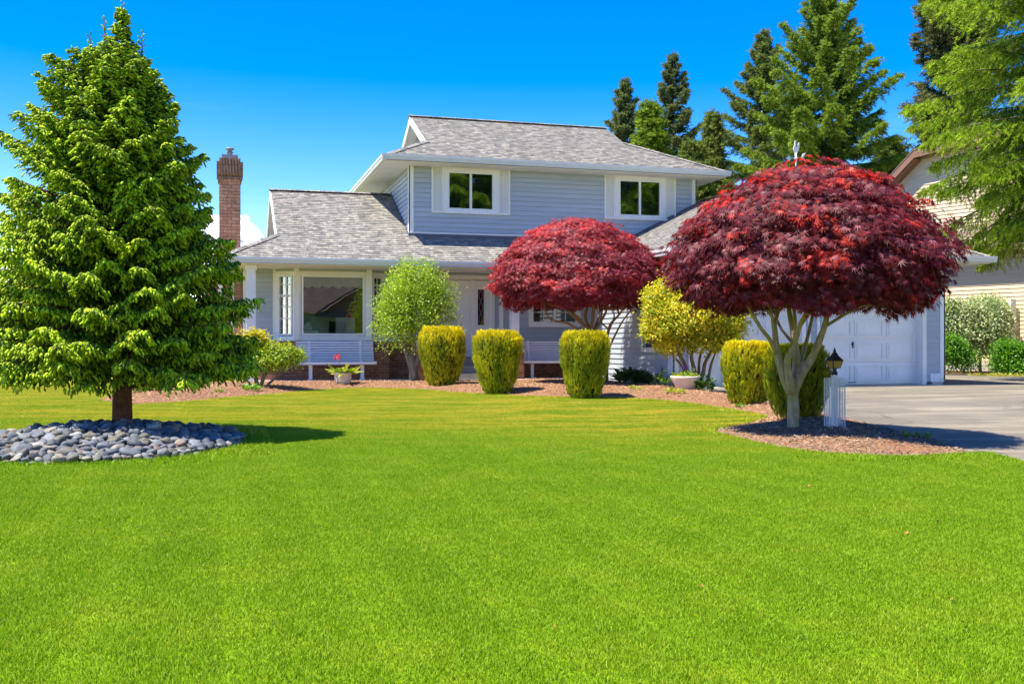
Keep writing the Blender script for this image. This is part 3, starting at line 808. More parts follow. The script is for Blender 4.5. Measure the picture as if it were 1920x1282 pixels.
caps(r, (eu0, ev0, ZU+.02), (eu0+1.3, ev0+1.3, ZU+.65+.02)); caps(r, (eu1, ev0, ZU+.02), (eu1-2.2, ev0+2.2, ZU+1.1+.02))
def small_gable(u, v0, v1, zb, sgn, parent, dep=0.35, matw='siding'):
    """gable face set dep in from the rake, with white rake boards; sgn=-1 looks left"""
    vm = (v0+v1)/2; H = (v1-v0)/2; ug = u-sgn*dep
    if sgn < 0: wall('gable_wall', (ug, 0), (0, -1, 0), (-1, 0, 0), zb+.1, zb+H*PI-.02, lambda z: -(v1-(z-zb)/PI), lambda z: -(v0+(z-zb)/PI), (), matw, parent)
    else: wall('gable_wall', (ug, 0), (0, 1, 0), (1, 0, 0), zb+.1, zb+H*PI-.02, lambda z: v0+(z-zb)/PI, lambda z: v1-(z-zb)/PI, (), matw, parent)
    m = MB(); h = 0.2
    for a, b in ((v0, vm), (v1, vm)):
        z0, z1 = zb, zb+H*PI
        m.prism([(u, a, z0-.015), (u, b, z1-.015), (u, b, z1-h-.015), (u, a+(h/PI if b > a else -h/PI)*.0, z0-h-.015)], (sgn*.03, 0, 0))
        m.prism([(u, a, z0-.02), (u, b, z1-.02), (u, b, z1-.04), (u, a, z0-.04)], (-sgn*dep, 0, 0))
    m.build('rake_board', M['white'], parent)
small_gable(eu0+1.3, ev0+1.3, ev1-1.3, ZU+.65, -1, r)
small_gable(eu1-2.2, ev0+2.2, ev1-2.2, ZU+1.1, 1, r)

# ---- lower main roof
le0, lv0, lv1 = 0.0, VE, 2*29.3-VE
lr = hip_roof(le0, 12.0, lv0, lv1, ZL, 1.4, 0, 'roof', house, right=False, cut_front=None)
g = MB(); gutter(g, (le0-.11, lv0, ZL+.01), (9.35, lv0, ZL+.01), (0, -1, 0)); gutter(g, (le0, lv1, ZL+.008), (le0, lv0-.105, ZL+.008), (-1, 0, 0)); g.build('gutter', M['gutter'], lr)
s = MB(); soffit(s, le0+.002, 9.62, lv0+.002, VW-.02, ZL-.155, 'u', .4); soffit(s, le0+.002, .6, VW, lv1, ZL-.153, 'v', .4); s.build('soffit', M['soffit'], lr)
zl = ZL+PI*(lv1-lv0)/2
caps(lr, (1.4-.05, 29.3, zl+.03), (4.8, 29.3, zl+.03)); caps(lr, (0, lv0, ZL+.02), (1.4, lv0+1.4, ZL+.7+.02))
small_gable(1.4, lv0+1.4, lv1-1.4, ZL+.7, -1, lr)
# dark flashing where the upper walls meet the roofs
m = MB(); zf = ZL+PI*(VW-VE)
m.box(UL-.04, 12.1, VW-.045, VW-.022, zf-.01, zf+.055)
m.prism([(UL-.036, VW, zf), (UL-.036, 29.3, zl), (UL-.036, 29.3, zl+.07), (UL-.036, VW, zf+.07)], (.012, 0, 0)); m.build('flashing', M['flash'], lr)
MB().box(UL-.02, 12.0, VW-.038, VW-.0215, zf+.055, zf+.10).build('base_trim', M['trim'], house)

# ---- lower walls behind the porch
ZSILL = 1.10; ztop = ZL-.153
bay = dict(u0=1.38, u1=1.87, u2=3.69, u3=4.16, v=25.90)
DU0, DU1 = 5.56, 6.48                       # front door
door_hole = (5.05, 7.06, 0.5, 2.83)
rw = dict(u0=onV(990, 0, VW).x, u1=onV(1088, 0, VW).x, z0=onV(1040, 613, VW).z, z1=2.62)
wall('wall', (0, VW), (1, 0, 0), (0, -1, 0), 0.3, ztop, 0.6, 9.6, [(bay['u0']+.02, bay['u3']-.02, 1.0, ztop+1), door_hole, (rw['u0']+.08, rw['u1']-.08, rw['z0']+.08, rw['z1']-.08)])
wall('wall', (0.6, 0), (0, -1, 0), (-1, 0, 0), 0.0, ztop, -33, -VW)
u9 = onV(936, 0, 26.25).x
m = MB(); m.box(.55, .70, VW-.034, VW, .1, ztop); m.box(0.55, .575, VW-.034, VW+.1, .1, ztop); m.build('corner_trim', M['trim'], house)
for bx_ in ((bay['u0']-.07, bay['u0'], VW-.034, VW-.001, ZSILL, ztop), (4.98, 5.05, VW-.034, VW-.001, .6, ztop), (7.07, 7.12, VW-.034, VW-.001, .6, ztop), (u9, u9+.10, 26.2, 26.32, .6, ztop)):
    MB().box(*bx_).build('corner_trim', M['trim'], house)
for x0_, x1_, y0_ in ((.62, 4.2, 25.86), (4.2, 5.0, 26.18), (7.5, 9.58, 26.22)):
    bw_ = MB().box(x0_, x1_, y0_, 26.33, -.1, ZSILL-.11).build('brick_wall', M['brick'], house)
    MB().box(x0_-(.02 if x0_ < 1 else 0), x1_, y0_-.03, 26.332, ZSILL-.108, ZSILL-.03).build('brick_cap', M['rowlock'], bw_)
    MB().box(x0_, x1_-.001, y0_+.01, 26.334, ZSILL-.028, ZSILL-.001).build('ledge', M['trim'], bw_)

def pane_quad(name, pts, mat, parent): 
    d = (Vector(pts[1])-Vector(pts[0])).cross(Vector(pts[2])-Vector(pts[0])).normalized()*0.006
    return MB().prism(pts, d).build(name, M[mat], parent)
def frame_rect(mb, P, U, u0, u1, z0, z1, w, d0, d1, nrm):
    """picture frame on a wall: P origin, U direction, nrm outward"""
    P, U, n = Vector(P), Vector(U), Vector(nrm)
    def blk(a, b, c, e):
        q = [P+U*a+Vector((0, 0, c))+n*d0, P+U*b+Vector((0, 0, c))+n*d0, P+U*b+Vector((0, 0, e))+n*d0, P+U*a+Vector((0, 0, e))+n*d0]
        mb.prism(q, n*(d1-d0))
    blk(u0, u1, z1-w, z1); blk(u0, u1, z0, z0+w); blk(u0, u0+w, z0+w, z1-w); blk(u1-w, u1, z0+w, z1-w)
    return blk

# ---- bay window
B = bay; pA = Vector((B['u0'], VW, 0)); pB = Vector((B['u1'], B['v'], 0)); pC = Vector((B['u2'], B['v'], 0)); pD = Vector((B['u3'], VW, 0))
ZH = 2.83   # underside of the siding band over the bay
bm_ = MB()
def face_frame(mb, a, b, z0, z1, w, dd=.05):
    U = (b-a); L = U.length; U = U.normalized(); n = Vector((U.y, -U.x, 0))
    frame_rect(mb, a, U, 0, L, z0, z1, w, -.06, dd-.02, n); return U, n, L
U1, n1, L1 = face_frame(bm_, pA, pB, ZSILL, ZH, .1); U2, n2, L2 = face_frame(bm_, pB, pC, ZSILL, ZH, .11); U3, n3, L3 = face_frame(bm_, pC, pD, ZSILL, ZH, .1)
for p in (pB, pC): bm_.box(p.x-.065, p.x+.065, p.y-.055, p.y+.06, ZSILL, ztop)
win = bm_.build('bay_window', M['trim'], house)
m = MB()
for a, U, n, L in ((pA, U1, n1, L1), (pB, U2, n2, L2), (pC, U3, n3, L3)):
    frame_rect(m, a, U, .12, L-.12, ZSILL+.12, ZH-.1, .045 if L > 1 else .035, -.035, .045, n)
for a, U, n, L in ((pA, U1, n1, L1), (pC, U3, n3, L3)):
    blk = frame_rect(m, a, U, .15, L-.15, 2.19, 2.24, .02, -.03, .035, n)
m.build('frame', M['white'], win)
m = MB()
for a, U, n, L in ((pA, U1, n1, L1), (pC, U3, n3, L3)):
    def mun(a0, a1, z0, z1): 
        q = [a+U*a0+Vector((0, 0, z0))+n*-.012, a+U*a1+Vector((0, 0, z0))+n*-.012, a+U*a1+Vector((0, 0, z1))+n*-.012, a+U*a0+Vector((0, 0, z1))+n*-.012]; m.prism(q, n*.022)
    mun(L/2-.011, L/2+.011, ZSILL+.15, ZH-.13)
    for z in (1.22+.42, 1.22+.72, 2.50): mun(.15, L-.15, z-.011, z+.011)
m.build('muntin', M['white'], win)
for a, U, n, L in ((pA, U1, n1, L1), (pB, U2, n2, L2), (pC, U3, n3, L3)):
    z0, z1 = ZSILL+.14, ZH-.12
    q = [a+U*.14+Vector((0, 0, z0))-n*.03, a+U*(L-.14)+Vector((0, 0, z0))-n*.03, a+U*(L-.14)+Vector((0, 0, z1))-n*.03, a+U*.14+Vector((0, 0, z1))-n*.03]
    pane_quad('pane', q, 'glass', win)
# valance with a scalloped edge behind the big pane
m = MB(); n_ = 42; x0, x1 = B['u1']+.13, B['u2']-.13; z1 = ZH-.1
for i in range(n_):
    a, b = x0+(x1-x0)*i/n_, x0+(x1-x0)*(i+1)/n_
    za, zb = [2.46-.045*abs(math.sin(math.pi*6*k/n_)) for k in (i, i+1)]
    ya, yb = [B['v']+.09+.012*math.sin(k*1.9) for k in (i, i+1)]
    m.face([(a, ya, za), (b, yb, zb), (b, yb, z1), (a, ya, z1)])
m.build('valance', M['curtain'], win)
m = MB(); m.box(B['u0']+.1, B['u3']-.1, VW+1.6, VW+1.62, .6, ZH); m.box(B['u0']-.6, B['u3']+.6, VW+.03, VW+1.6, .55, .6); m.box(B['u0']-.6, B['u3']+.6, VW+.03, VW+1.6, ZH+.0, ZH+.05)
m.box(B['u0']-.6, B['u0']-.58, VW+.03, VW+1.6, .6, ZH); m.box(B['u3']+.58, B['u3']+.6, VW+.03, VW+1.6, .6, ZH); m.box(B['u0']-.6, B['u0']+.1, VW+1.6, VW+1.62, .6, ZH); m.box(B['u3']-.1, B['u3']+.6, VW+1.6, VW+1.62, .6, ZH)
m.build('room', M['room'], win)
m = MB(); m.box(2.0, 2.5, VW+.5, VW+.9, .6, 1.35); m.lathe((2.25, VW+.7, 1.35), [(.09, 0), (.12, .08), (.05, .2), (.04, .22)]); m.box(3.0, 3.5, VW+.9, VW+1.2, .6, 1.7)
m.build('furniture', M['soffit'], win)
# siding band above the bay
for a, b, nm in ((pA, pB, 0), (pB, pC, 0), (pC, pD, 0)):
    U = (b-a).normalized(); L = (b-a).length
    wall('wall', (a.x, a.y), U, (U.y, -U.x, 0), ZH, ztop, 0, L)

# ---- front entry
m = MB(); fv = VW+.10
m.box(5.05, 7.06, VW-.03, fv, 2.72, 2.83); m.box(5.05, 5.13, VW-.03, fv, .62, 2.72); m.box(6.98, 7.06, VW-.03, fv, .62, 2.72); m.box(5.49, 5.56, VW-.01, fv, .62, 2.72); m.box(6.48, 6.55, VW-.01, fv, .62, 2.72)
m.box(5.13, 6.98, fv, fv+.03, 2.68, 2.8)
ent = m.build('door_frame', M['trim'], house)
def panel_leaf(u0, u1, z0, z1, v, rects, name, parent, mat='trim'):
    m = MB().box(u0, u1, v, v+.045, z0, z1)
    for a, b, c, d in rects:
        m.box(a, b, v-.006, v-.0005, c, d)
        m.box(a+.03, b-.03, v-.016, v-.0065, c+.03, d-.03)
    return m.build(name, M[mat], parent)
R_ = []
for a, b in ((DU0+.1, DU0+.42), (DU0+.5, DU1-.1)):
    for c, d in ((.82, 1.35), (1.47, 2.1), (2.22, 2.56)): R_.append((a, b, c, d))
dr = panel_leaf(DU0, DU1, .64, 2.69, VW+.06, R_, 'door', house)
MB().lathe((DU0+.07, VW-.0, 1.56), [(.028, -.02), (.035, 0), (.028, .02)], 12).build('handle', M['steel'], dr)
for a, b in ((5.13, 5.49), (6.55, 6.98)):
    w = (b-a); m = MB(); c0 = (a+b)/2; gw = .09
    m.box(a, c0-gw, VW+.05, VW+.09, .64, 2.69); m.box(c0+gw, b, VW+.05, VW+.09, .64, 2.69); m.box(c0-gw, c0+gw, VW+.05, VW+.09, .64, 1.5); m.box(c0-gw, c0+gw, VW+.05, VW+.09, 2.46, 2.69)
    for k in ((c0-gw-.03, c0-gw, 1.47, 2.49), (c0+gw, c0+gw+.03, 1.47, 2.49), (c0-gw, c0+gw, 1.47, 1.5), (c0-gw, c0+gw, 2.46, 2.49)): m.box(k[0], k[1], VW+.035, VW+.0495, k[2], k[3])
    sl = m.build('sidelight', M['trim'], house)
    pane_quad('pane', [(c0-gw, VW+.075, 1.5), (c0+gw, VW+.075, 1.5), (c0+gw, VW+.075, 2.46), (c0-gw, VW+.075, 2.46)], 'glass', sl)
    m = MB()
    for k in range(3):
        zc = 1.66+.32*k; pts = [(c0, zc-.16), (c0+.06, zc), (c0, zc+.16), (c0-.06, zc)]
        for i in range(4):
            p, q = pts[i], pts[(i+1) % 4]; m.bar((p[0], VW+.06, p[1]), (q[0], VW+.06, q[1]), .008, .008, (0, 1, 0))
    m.build('leading', M['steel'], sl)
    MB().box(a, b, VW+.3, VW+.32, .6, 2.8).build('room', M['room'], sl)
st = MB().box(5.0, 7.4, 25.35, 26.42, -.1, .62).build('porch_floor', M['darkstep'], house)
MB().box(5.5, 7.02, 26.0, VW+.05, .62, .66).build('threshold', M['doormat'], house)
m = MB(); m.box(5.05, 7.18, 25.05, 25.35, -.1, .44); m.box(5.05, 7.18, 24.75, 25.05, -.1, .26); m.build('step', M['darkstep'], house)
for u0, u1 in ((4.70, 5.05), (7.18, 7.50)):
    p_ = MB().box(u0, u1, 24.82, 25.3, -.1, .80).build('brick_pier', M['brick'], house)
    MB().box(u0-.02, u1+.02, 24.80, 25.32, .80, .86).build('pier_cap', M['concrete'], p_)
for uc, zb in ((7.31, .86), (4.87, .86), (.74, .10)):
    w = .105; m = MB().box(uc-w, uc+w, 24.96, 24.96+2*w, zb, ztop-.02)
    m.box(uc-w-.025, uc+w+.025, 24.935, 24.985+2*w, zb, zb+.1); m.box(uc-w-.025, uc+w+.025, 24.935, 24.985+2*w, ztop-.12, ztop-.01)
    m.build('porch_post', M['white'], house)

# ---- sash windows with shutters
def sash(u0, u1, z0, z1, v, parent, lites=None, shut=True, mat='upglass', dark_left=True, name='window'):
    m = MB(); frame_rect(m, (0, v, 0), (1, 0, 0), u0, u1, z0, z1, .10, -.05, .045, (0, -1, 0))
    w = m.build(name, M['white'], parent)
    m = MB(); frame_rect(m, (0, v, 0), (1, 0, 0), u0+.10, u1-.10, z0+.10, z1-.10, .045, -.06, .018, (0, -1, 0)); um = (u0+u1)/2
    m.box(um-.028, um+.028, v-.012, v+.06, z0+.14, z1-.14); m.build('frame', M['white'], w)
    for a, b, d in ((u0+.14, um-.02, .035), (um+.02, u1-.14, .02)):
        pane_quad('pane', [(a, v+d, z0+.14), (b, v+d, z0+.14), (b, v+d, z1-.14), (a, v+d, z1-.14)], mat, w)
    if lites:
        m = MB(); zc = (z0+z1)/2+lites
        for a, b in ((u0+.145, um-.028), (um+.028, u1-.145)):
            m.box((a+b)/2-.009, (a+b)/2+.009, v+.0, v+.014, z0+.145, z1-.145); m.box(a, (a+b)/2-.0092, v, v+.014, zc-.009, zc+.009); m.box((a+b)/2+.0092, b, v, v+.014, zc-.009, zc+.009)
        m.build('muntin', M['white'], w)
    MB().box(u0-.2, u1+.2, v+.5, v+.52, z0-.2, z1+.2).build('room', M['room'], w)
    m = MB().box(um+.0, u1-.12, v+.10, v+.11, z0+.1, z1-.1)
    if shut: m.box(u0+.12, um, v+.16, v+.17, z0+.1, z1-.1)
    m.build('blind', M['blind'], w)
    return w
def shutter(u0, u1, z0, z1, v):
    m = MB(); frame_rect(m, (0, v, 0), (1, 0, 0), u0, u1, z0, z1, .05, 0, .035, (0, -1, 0)); z = z0+.05
    m.box(u0+.05, u1-.05, v-.008, v-.001, z0+.05, z1-.05)
    while z < z1-.06:
        m.prism([(u0+.05, v-.009, z), (u0+.05, v-.03, z), (u0+.05, v-.012, z+.026), (u0+.05, v-.009, z+.026)], (u1-u0-.1, 0, 0)); z += .033
    m.build('shutter', M['trim'], house)
sash(wl['u0'], wl['u1'], wl['z0'], wl['z1'], VW-.018, house)
sash(wr['u0'], wr['u1'], wr['z0'], wr['z1'], VW-.018, house)
vs = VW-.019
shutter(onV(808.6, 0, VW).x, wl['u0']-.005, wl['z0']+.0, wl['z1']+.04, vs); shutter(wl['u1']+.005, onV(955.8, 0, VW).x, wl['z0'], wl['z1']+.04, vs)
shutter(onV(1132.5, 0, VW).x, wr['u0']-.005, wr['z0']+.0, wr['z1']+.04, vs); shutter(wr['u1']+.005, onV(1265.9, 0, VW).x, wr['z0'], wr['z1']+.04, vs)
sash(rw['u0'], rw['u1'], rw['z0'], rw['z1'], VW-.018, house, lites=-.18, shut=False, mat='glass')

# ---- garage wing
GV, GL, GR = 20.4, 9.6, 16.62
ge0, ge1, gv0 = 9.3, 17.46, 19.8
zg = ZL-.153
D1, D2 = (10.05, 12.78), (13.40, 16.03)
gw = dict(a=-(onV(0, 0, 1).y), z0=.9, z1=1.9)
wall('wall', (0, GV), (1, 0, 0), (0, -1, 0), 0.10, zg, GL, GR, [(D1[0]-.02, D1[1]+.02, -.1, 2.22), (D2[0]-.02, D2[1]+.02, -.1, 2.22)])
# side window in the garage's left wall
SW = (-22.1, -21.05, 0.82, 1.95)
wall('wall', (GL, 0), (0, -1, 0), (-1, 0, 0), 0.05, zg, -VW, -GV, [(SW[0]+.06, SW[1]-.06, SW[2]+.06, SW[3]-.06)])
m = MB(); frame_rect(m, (GL, 0, 0), (0, -1, 0), SW[0], SW[1], SW[2], SW[3], .1, -.05, .045, (-1, 0, 0)); sw = m.build('window', M['white'], house)
pane_quad('pane', [(GL+.03, -SW[0]-.1, SW[2]+.1), (GL+.03, -SW[1]+.1, SW[2]+.1), (GL+.03, -SW[1]+.1, SW[3]-.1), (GL+.03, -SW[0]-.1, SW[3]-.1)], 'glass', sw)
MB().box(GL+.4, GL+.42, -SW[1]-.3, -SW[0]+.3, .6, 2.2).build('room', M['room'], sw)
wall('wall', (GR, 0), (0, 1, 0), (1, 0, 0), 0.10, zg, GV, 30)
for cu, s in ((GL, 1), (GR, -1)):
    m = MB(); m.box(cu-.032*s, cu+.10*s, GV-.036, GV, .1, zg); m.box(cu-.034*s, cu, GV-.036, GV+.1, .1, zg)
    m.build('corner_trim', M['white'], house)
MB().box(16.25, GR-.101, GV-.032, GV+.02, .1, .3).build('skirting', M['white'], house)
MB().box(16.3, GR-.01, GV-.02, GV+.2, -.1, .098).build('foundation', M['concrete'], house)
def gdoor(u0, u1, lock):
    v = GV+.22; rows = [0.05+.53*k for k in range(5)]; cw = (u1-u0)/3
    m = MB()
    for k in range(4):
        m.box(u0, u1, v, v+.04, rows[k]+.006, rows[k+1]-.006)
    m.box(u0, u1, v+.03, v+.05, .05, 2.17)
    g_ = m.build('garage_door', M['white'], house)
    for k in range(4):
        p = MB()
        for c_ in range(3):
            a, b, z0, z1 = u0+cw*c_+.05, u0+cw*(c_+1)-.05, rows[k]+.07, rows[k+1]-.07
            frame_rect(p, (0, v, 0), (1, 0, 0), a, b, z0, z1, .028, .0005, .024, (0, -1, 0))
            p.box(a+.07, b-.07, v-.018, v-.0005, z0+.06, z1-.06)
        p.build('panel', M['white'], g_)
    if lock:
        u = u0+cw-.0; h = MB().box(u-.012, u+.012, v-.03, v-.015, .90, 1.06); h.box(u-.025, u+.02, v-.015, v-.0, .97, 1.03); h.build('handle', M['black'], g_)
        u = u0+cw*.98; MB().box(u-.11, u+.11, v-.02, v-.0005, .09, .115).build('pull', M['steel'], g_)
    # jambs and casing
    j = MB(); j.box(u0-.1, u0, GV-.034, v+.05, .03, 2.27); j.box(u1, u1+.1, GV-.034, v+.05, .03, 2.27); j.box(u0, u1, GV-.034, v+.05, 2.17, 2.27)
    j.build('door_casing', M['trim'], house)
gdoor(*D1, False); gdoor(*D2, True)
for a_ in (12.93, 13.17): MB().box(a_, a_+.07, GV-.045, GV, .05, zg).build('trim_board', M['white'], house)
m = MB(); H = (ge1-ge0)/2; um = (ge0+ge1)/2; vend = 34
slope(m, (0, gv0, ZL), (1, 0, 0), (0, 1/SQ, PI/SQ), (0, -PI/SQ, 1/SQ), H*SQ, lambda t: [(ge0+t/SQ, ge1-t/SQ)])
slope(m, (ge0, 0, ZL), (0, 1, 0), (1/SQ, 0, PI/SQ), (-PI/SQ, 0, 1/SQ), H*SQ, lambda t: [(gv0+t/SQ, VW)])
slope(m, (ge1, 0, ZL), (0, 1, 0), (-1/SQ, 0, PI/SQ), (PI/SQ, 0, 1/SQ), H*SQ, lambda t: [(gv0+t/SQ, vend)])
gr_ = m.build('roof', M['shingle'], house)
caps(gr_, (ge0, gv0, ZL+.02), (um, gv0+H, ZL+H*PI+.02)); caps(gr_, (ge1, gv0, ZL+.02), (um, gv0+H, ZL+H*PI+.02)); caps(gr_, (um, gv0+H, ZL+H*PI+.03), (um, VW, ZL+H*PI+.03))
g = MB(); gutter(g, (ge0-.11, gv0, ZL+.01), (ge1+.11, gv0, ZL+.01), (0, -1, 0)); gutter(g, (ge0, 24.64, ZL+.008), (ge0, gv0-.105, ZL+.008), (-1, 0, 0)); gutter(g, (ge1, gv0-.105, ZL+.008), (ge1, 30, ZL+.008), (1, 0, 0)); g.build('gutter', M['gutter'], gr_)
s = MB(); soffit(s, ge0+.002, ge1-.002, gv0+.002, GV, ZL-.155, 'u', .4); soffit(s, ge0+.002, GL-.02, GV+.002, 24.7, ZL-.153, 'v', .4); soffit(s, GR, ge1-.002, GV+.002, 30, ZL-.153, 'v', .4); s.build('soffit', M['soffit'], gr_)
m = MB(); m.prism([(ge0, VW-.05, ZL-.0), (um, VW-.05, ZL+H*PI), (um, VW-.05, ZL+H*PI+.07), (ge0, VW-.05, ZL+.07)], (0, .013, 0)); m.build('flashing', M['flash'], gr_)
# downspout at the garage corner
m = MB(); m.tube([(GL-.09, GV+.12, zg), (GL-.05, GV+.12, zg-.25), (GL-.05, GV+.12, .25), (GL-.12, GV+.1, .12)], .035, 8); m.build('downspout', M['white'], house)

# ---- cupola with the rooster vane, over the garage
cu, cv = 14.75, 23.8; cz = ZL+PI*(ge1-cu)
m = MB(); m.box(cu-.32, cu+.32, cv-.32, cv+.32, cz-.5, cz+.62)
for k in range(6):
    z = cz+.05+k*.085; m.prism([(cu-.24, cv-.322, z), (cu-.24, cv-.36, z), (cu-.24, cv-.322, z+.06)], (.48, 0, 0))
cup = m.build('cupola', M['white'], house)
MB().lathe((cu, cv, cz+.62), [(.62, 0), (.60, .03), (.3, .22), (.08, .5), (.02, .56)], sq=4).build('roof', M['flash'], cup)
vz = cz+1.15; vane_top = onV(1490, 262, cv).z
m = MB(); m.tube([(cu, cv, vz), (cu, cv, vane_top-.36)], .022, 8)
m.lathe((cu, cv, vane_top-.5), [(.0, -.04), (.04, -.02), (.05, 0), (.04, .03), (.0, .05)], 12)
vane = m.build('weathervane', M['white'], cup)
k = .9; zb = vane_top-.44
def vp(x, z): return (cu+x*k, cv, zb+z*k)
cock = [(-.03, .0), (-.05, .1), (-.085, .17), (-.09, .24), (-.06, .30), (-.045, .40), (-.035, .46), (-.005, .47), (.012, .44), (.0, .38), (.004, .30), (.03, .235), (.055, .30), (.075, .38), (.11, .42), (.125, .38), (.115, .30), (.09, .2), (.055, .12), (.02, .05), (.012, 0)]
MB().prism([vp(*p) for p in cock], (0, .02, 0)).build('rooster', M['white'], vane)
m = MB(); zc = vane_top-.5
m.bar((cu-.30, cv-.1, zc-.03), (cu+.30, cv+.1, zc+.07), .012, .012)
m.prism([(cu+.2, cv+.07, zc+.02), (cu+.36, cv+.1, zc-.05), (cu+.30, cv+.1, zc+.07), (cu+.36, cv+.1, zc+.19), (cu+.26, cv+.1, zc+.16)], (0, .012, 0))
m.prism([(cu-.36, cv-.1, zc-.03), (cu-.24, cv-.1, zc-.1), (cu-.24, cv-.1, zc+.03)], (0, .012, 0))
m.build('arrow', M['gutter'], vane)

# ---- chimney on the left side
c0 = onV(411, 0, 27.7).x; c1 = onV(451, 0, 27.7).x; ctop = onV(431, 293, 27.7).z
m = MB(); m.box(c0, c1, 27.7, 28.5, -.1, ctop-.62)
m.box(-.35, .62, 27.55, 28.9, -.1, 2.5)
m.prism([(-.35, 27.55, 2.5), (.62, 27.55, 2.5), (c1, 27.68, 2.95), (c0, 27.68, 2.95)], (0, 1.2, 0))
ch = m.build('chimney', M['chimbrick'], house)
m = MB(); w = .035
m.box(c0-w, c1+w, 27.7-w, 28.5+w, ctop-.62, ctop-.54); m.box(c0-.005, c1+.005, 27.69, 28.51, ctop-.54, ctop-.50); m.box(c0-w-.03, c1+w+.03, 27.7-w-.03, 28.5+w+.03, ctop-.50, ctop-.15)
m.box(c0-.0, c1+.0, 27.7, 28.5, ctop-.15, ctop-.05)
for k in range(7): x = c0+(c1-c0)*(k+.5)/7; m.box(x-.03, x+.03, 27.7-w-.055, 27.7, ctop-.46, ctop-.08)
m.build('brick_crown', M['capbrick'], ch)
m = MB(); m.box(c0+.06, c1-.06, 27.8, 28.4, ctop-.05, ctop+.06); cm = (c0+c1)/2
m.lathe((cm, 28.1, ctop+.06), [(.09, 0), (.08, .03), (.075, .08), (.10, .10), (.10, .115), (.06, .13), (.06, .16), (.12, .18), (.13, .20), (.09, .225), (.02, .235)], 20)
m.build('chimney_cap', M['steel'], ch)
# side window and post of the left wall seen past the porch corner
m = MB(); m.box(-.02, .08, 26.2, 26.3, .1, ztop-.02); m.box(.3, .36, 26.4, 26.5, .1, ztop-.02); m.build('porch_post', M['trim'], house)
# ============================================================ THINGS ON THE GROUND
def bench(u0, u1, v, z, label):
    """v = front of the seat"""
    b = tag(empty('bench', ((u0+u1)/2, v+.3, z)), label, 'bench', 'white slatted benches on the porch')
    m = MB()
    for k in range(5):
        y = v+.02+k*.085; zz = z+.43-.012*k+(.012 if k == 0 else 0)
        m.box(u0, u1, y, y+.062, zz, zz+.024)
    m.box(u0, u1, v-.005, v+.018, z+.395, z+.445); m.build('seat', M['bench'], b)
    m = MB()
    for k in range(8):
        zz = z+.475+k*.062; y = v+.445+k*.019
        m.prism([(u0, y, zz), (u0, y+.02, zz+.006), (u0, y+.033, zz+.048), (u0, y+.013, zz+.042)], (u1-u0, 0, 0))
    m.build('backrest', M['bench'], b)
    for s in (.17, .83):
        u = u0+(u1-u0)*s; m = MB()
        m.box(u-.04, u+.04, v+.16, v+.24, z, z+.37); m.box(u-.055, u+.055, v+.02, v+.4, z, z+.03)
        m.prism([(u-.03, v+.02, z+.395), (u-.03, v+.44, z+.35), (u-.03, v+.48, z+.43), (u-.03, v+.62, z+.97), (u-.03, v+.58, z+.98), (u-.03, v+.42, z+.45), (u-.03, v+.42, z+.41), (u-.03, v+.02, z+.425)], (.06, 0, 0))
        m.build('leg', M['bench'], b)
    return b
bp = onV(558, 0, 25.0).x
bench(bp, onV(706, 0, 25.0).x, 25.0, .105, 'white slatted bench against the brick under the big bay window')
bench(onV(980, 0, 25.15).x, 9.42, 25.15, .105, 'white slatted bench under the small window, between brick pier and garage')

# lamp and its lattice surround
LP = onZ(1565, 700, 11.95); lb = float(gh(LP.x, LP.y))+.06; px = 11.95/FOC
lamp = tag(empty('garden_lamp', (LP.x, LP.y, lb)), 'low lamp post with black lantern and amber panes beside the driveway', 'lamp')
zt = lambda py: HC+(CY-py)*px
MB().box(LP.x-.028, LP.x+.028, LP.y-.028, LP.y+.028, lb-.1, zt(702)).build('post', M['lattice'], lamp)
m = MB(); c = (LP.x, LP.y, 0)
m.lathe(c, [(.034, zt(703)), (.036, zt(698)), (.026, zt(696)), (.02, zt(693)), (.032, zt(690.5)), (.024, zt(689))], 14); lant = m.build('lantern', M['black'], lamp)
z0, z1, r0, r1 = zt(689.5), zt(676), .044, .066
cor = lambda r, z: [Vector((LP.x+sx*r, LP.y+sy*r, z)) for sx, sy in ((-1, -1), (1, -1), (1, 1), (-1, 1))]
A, B_ = cor(r0, z0), cor(r1, z1)
m = MB()
for i in range(4):
    m.bar(A[i], B_[i], .011, .011); j = (i+1) % 4; m.bar(A[i], A[j], .011, .009); m.bar(B_[i], B_[j], .012, .012)
    m.bar((A[i]+A[j])/2, (B_[i]+B_[j])/2, .006, .006)
m.build('cage', M['black'], lant)
for i in range(4):
    j = (i+1) % 4; q = [A[i]*.97+Vector((LP.x, LP.y, z0))*.03, A[j]*.97+Vector((LP.x, LP.y, z0))*.03, B_[j]*.97+Vector((LP.x, LP.y, z1))*.03, B_[i]*.97+Vector((LP.x, LP.y, z1))*.03]
    pane_quad('pane', q, 'amber', lant)
m = MB(); m.lathe(c, [(.10, z1-.004), (.102, z1+.006), (.075, z1+.03), (.045, z1+.06), (.028, z1+.09), (.014, z1+.105)], sq=4)
m.lathe(c, [(.012, z1+.10), (.02, z1+.112), (.012, z1+.122), (.014, z1+.13), (.004, z1+.15), (.001, z1+.16)], 10); m.build('lamp_roof', M['black'], lant)
tr = tag(empty('lattice_surround', (LP.x, LP.y, lb)), 'white plastic lattice cage standing round the lamp post', 'lattice')
w, zt1 = .092, zt(709)
yaw = math.radians(-15)
def rotp(x, y): return (LP.x+x*math.cos(yaw)-y*math.sin(yaw), LP.y+x*math.sin(yaw)+y*math.cos(yaw))
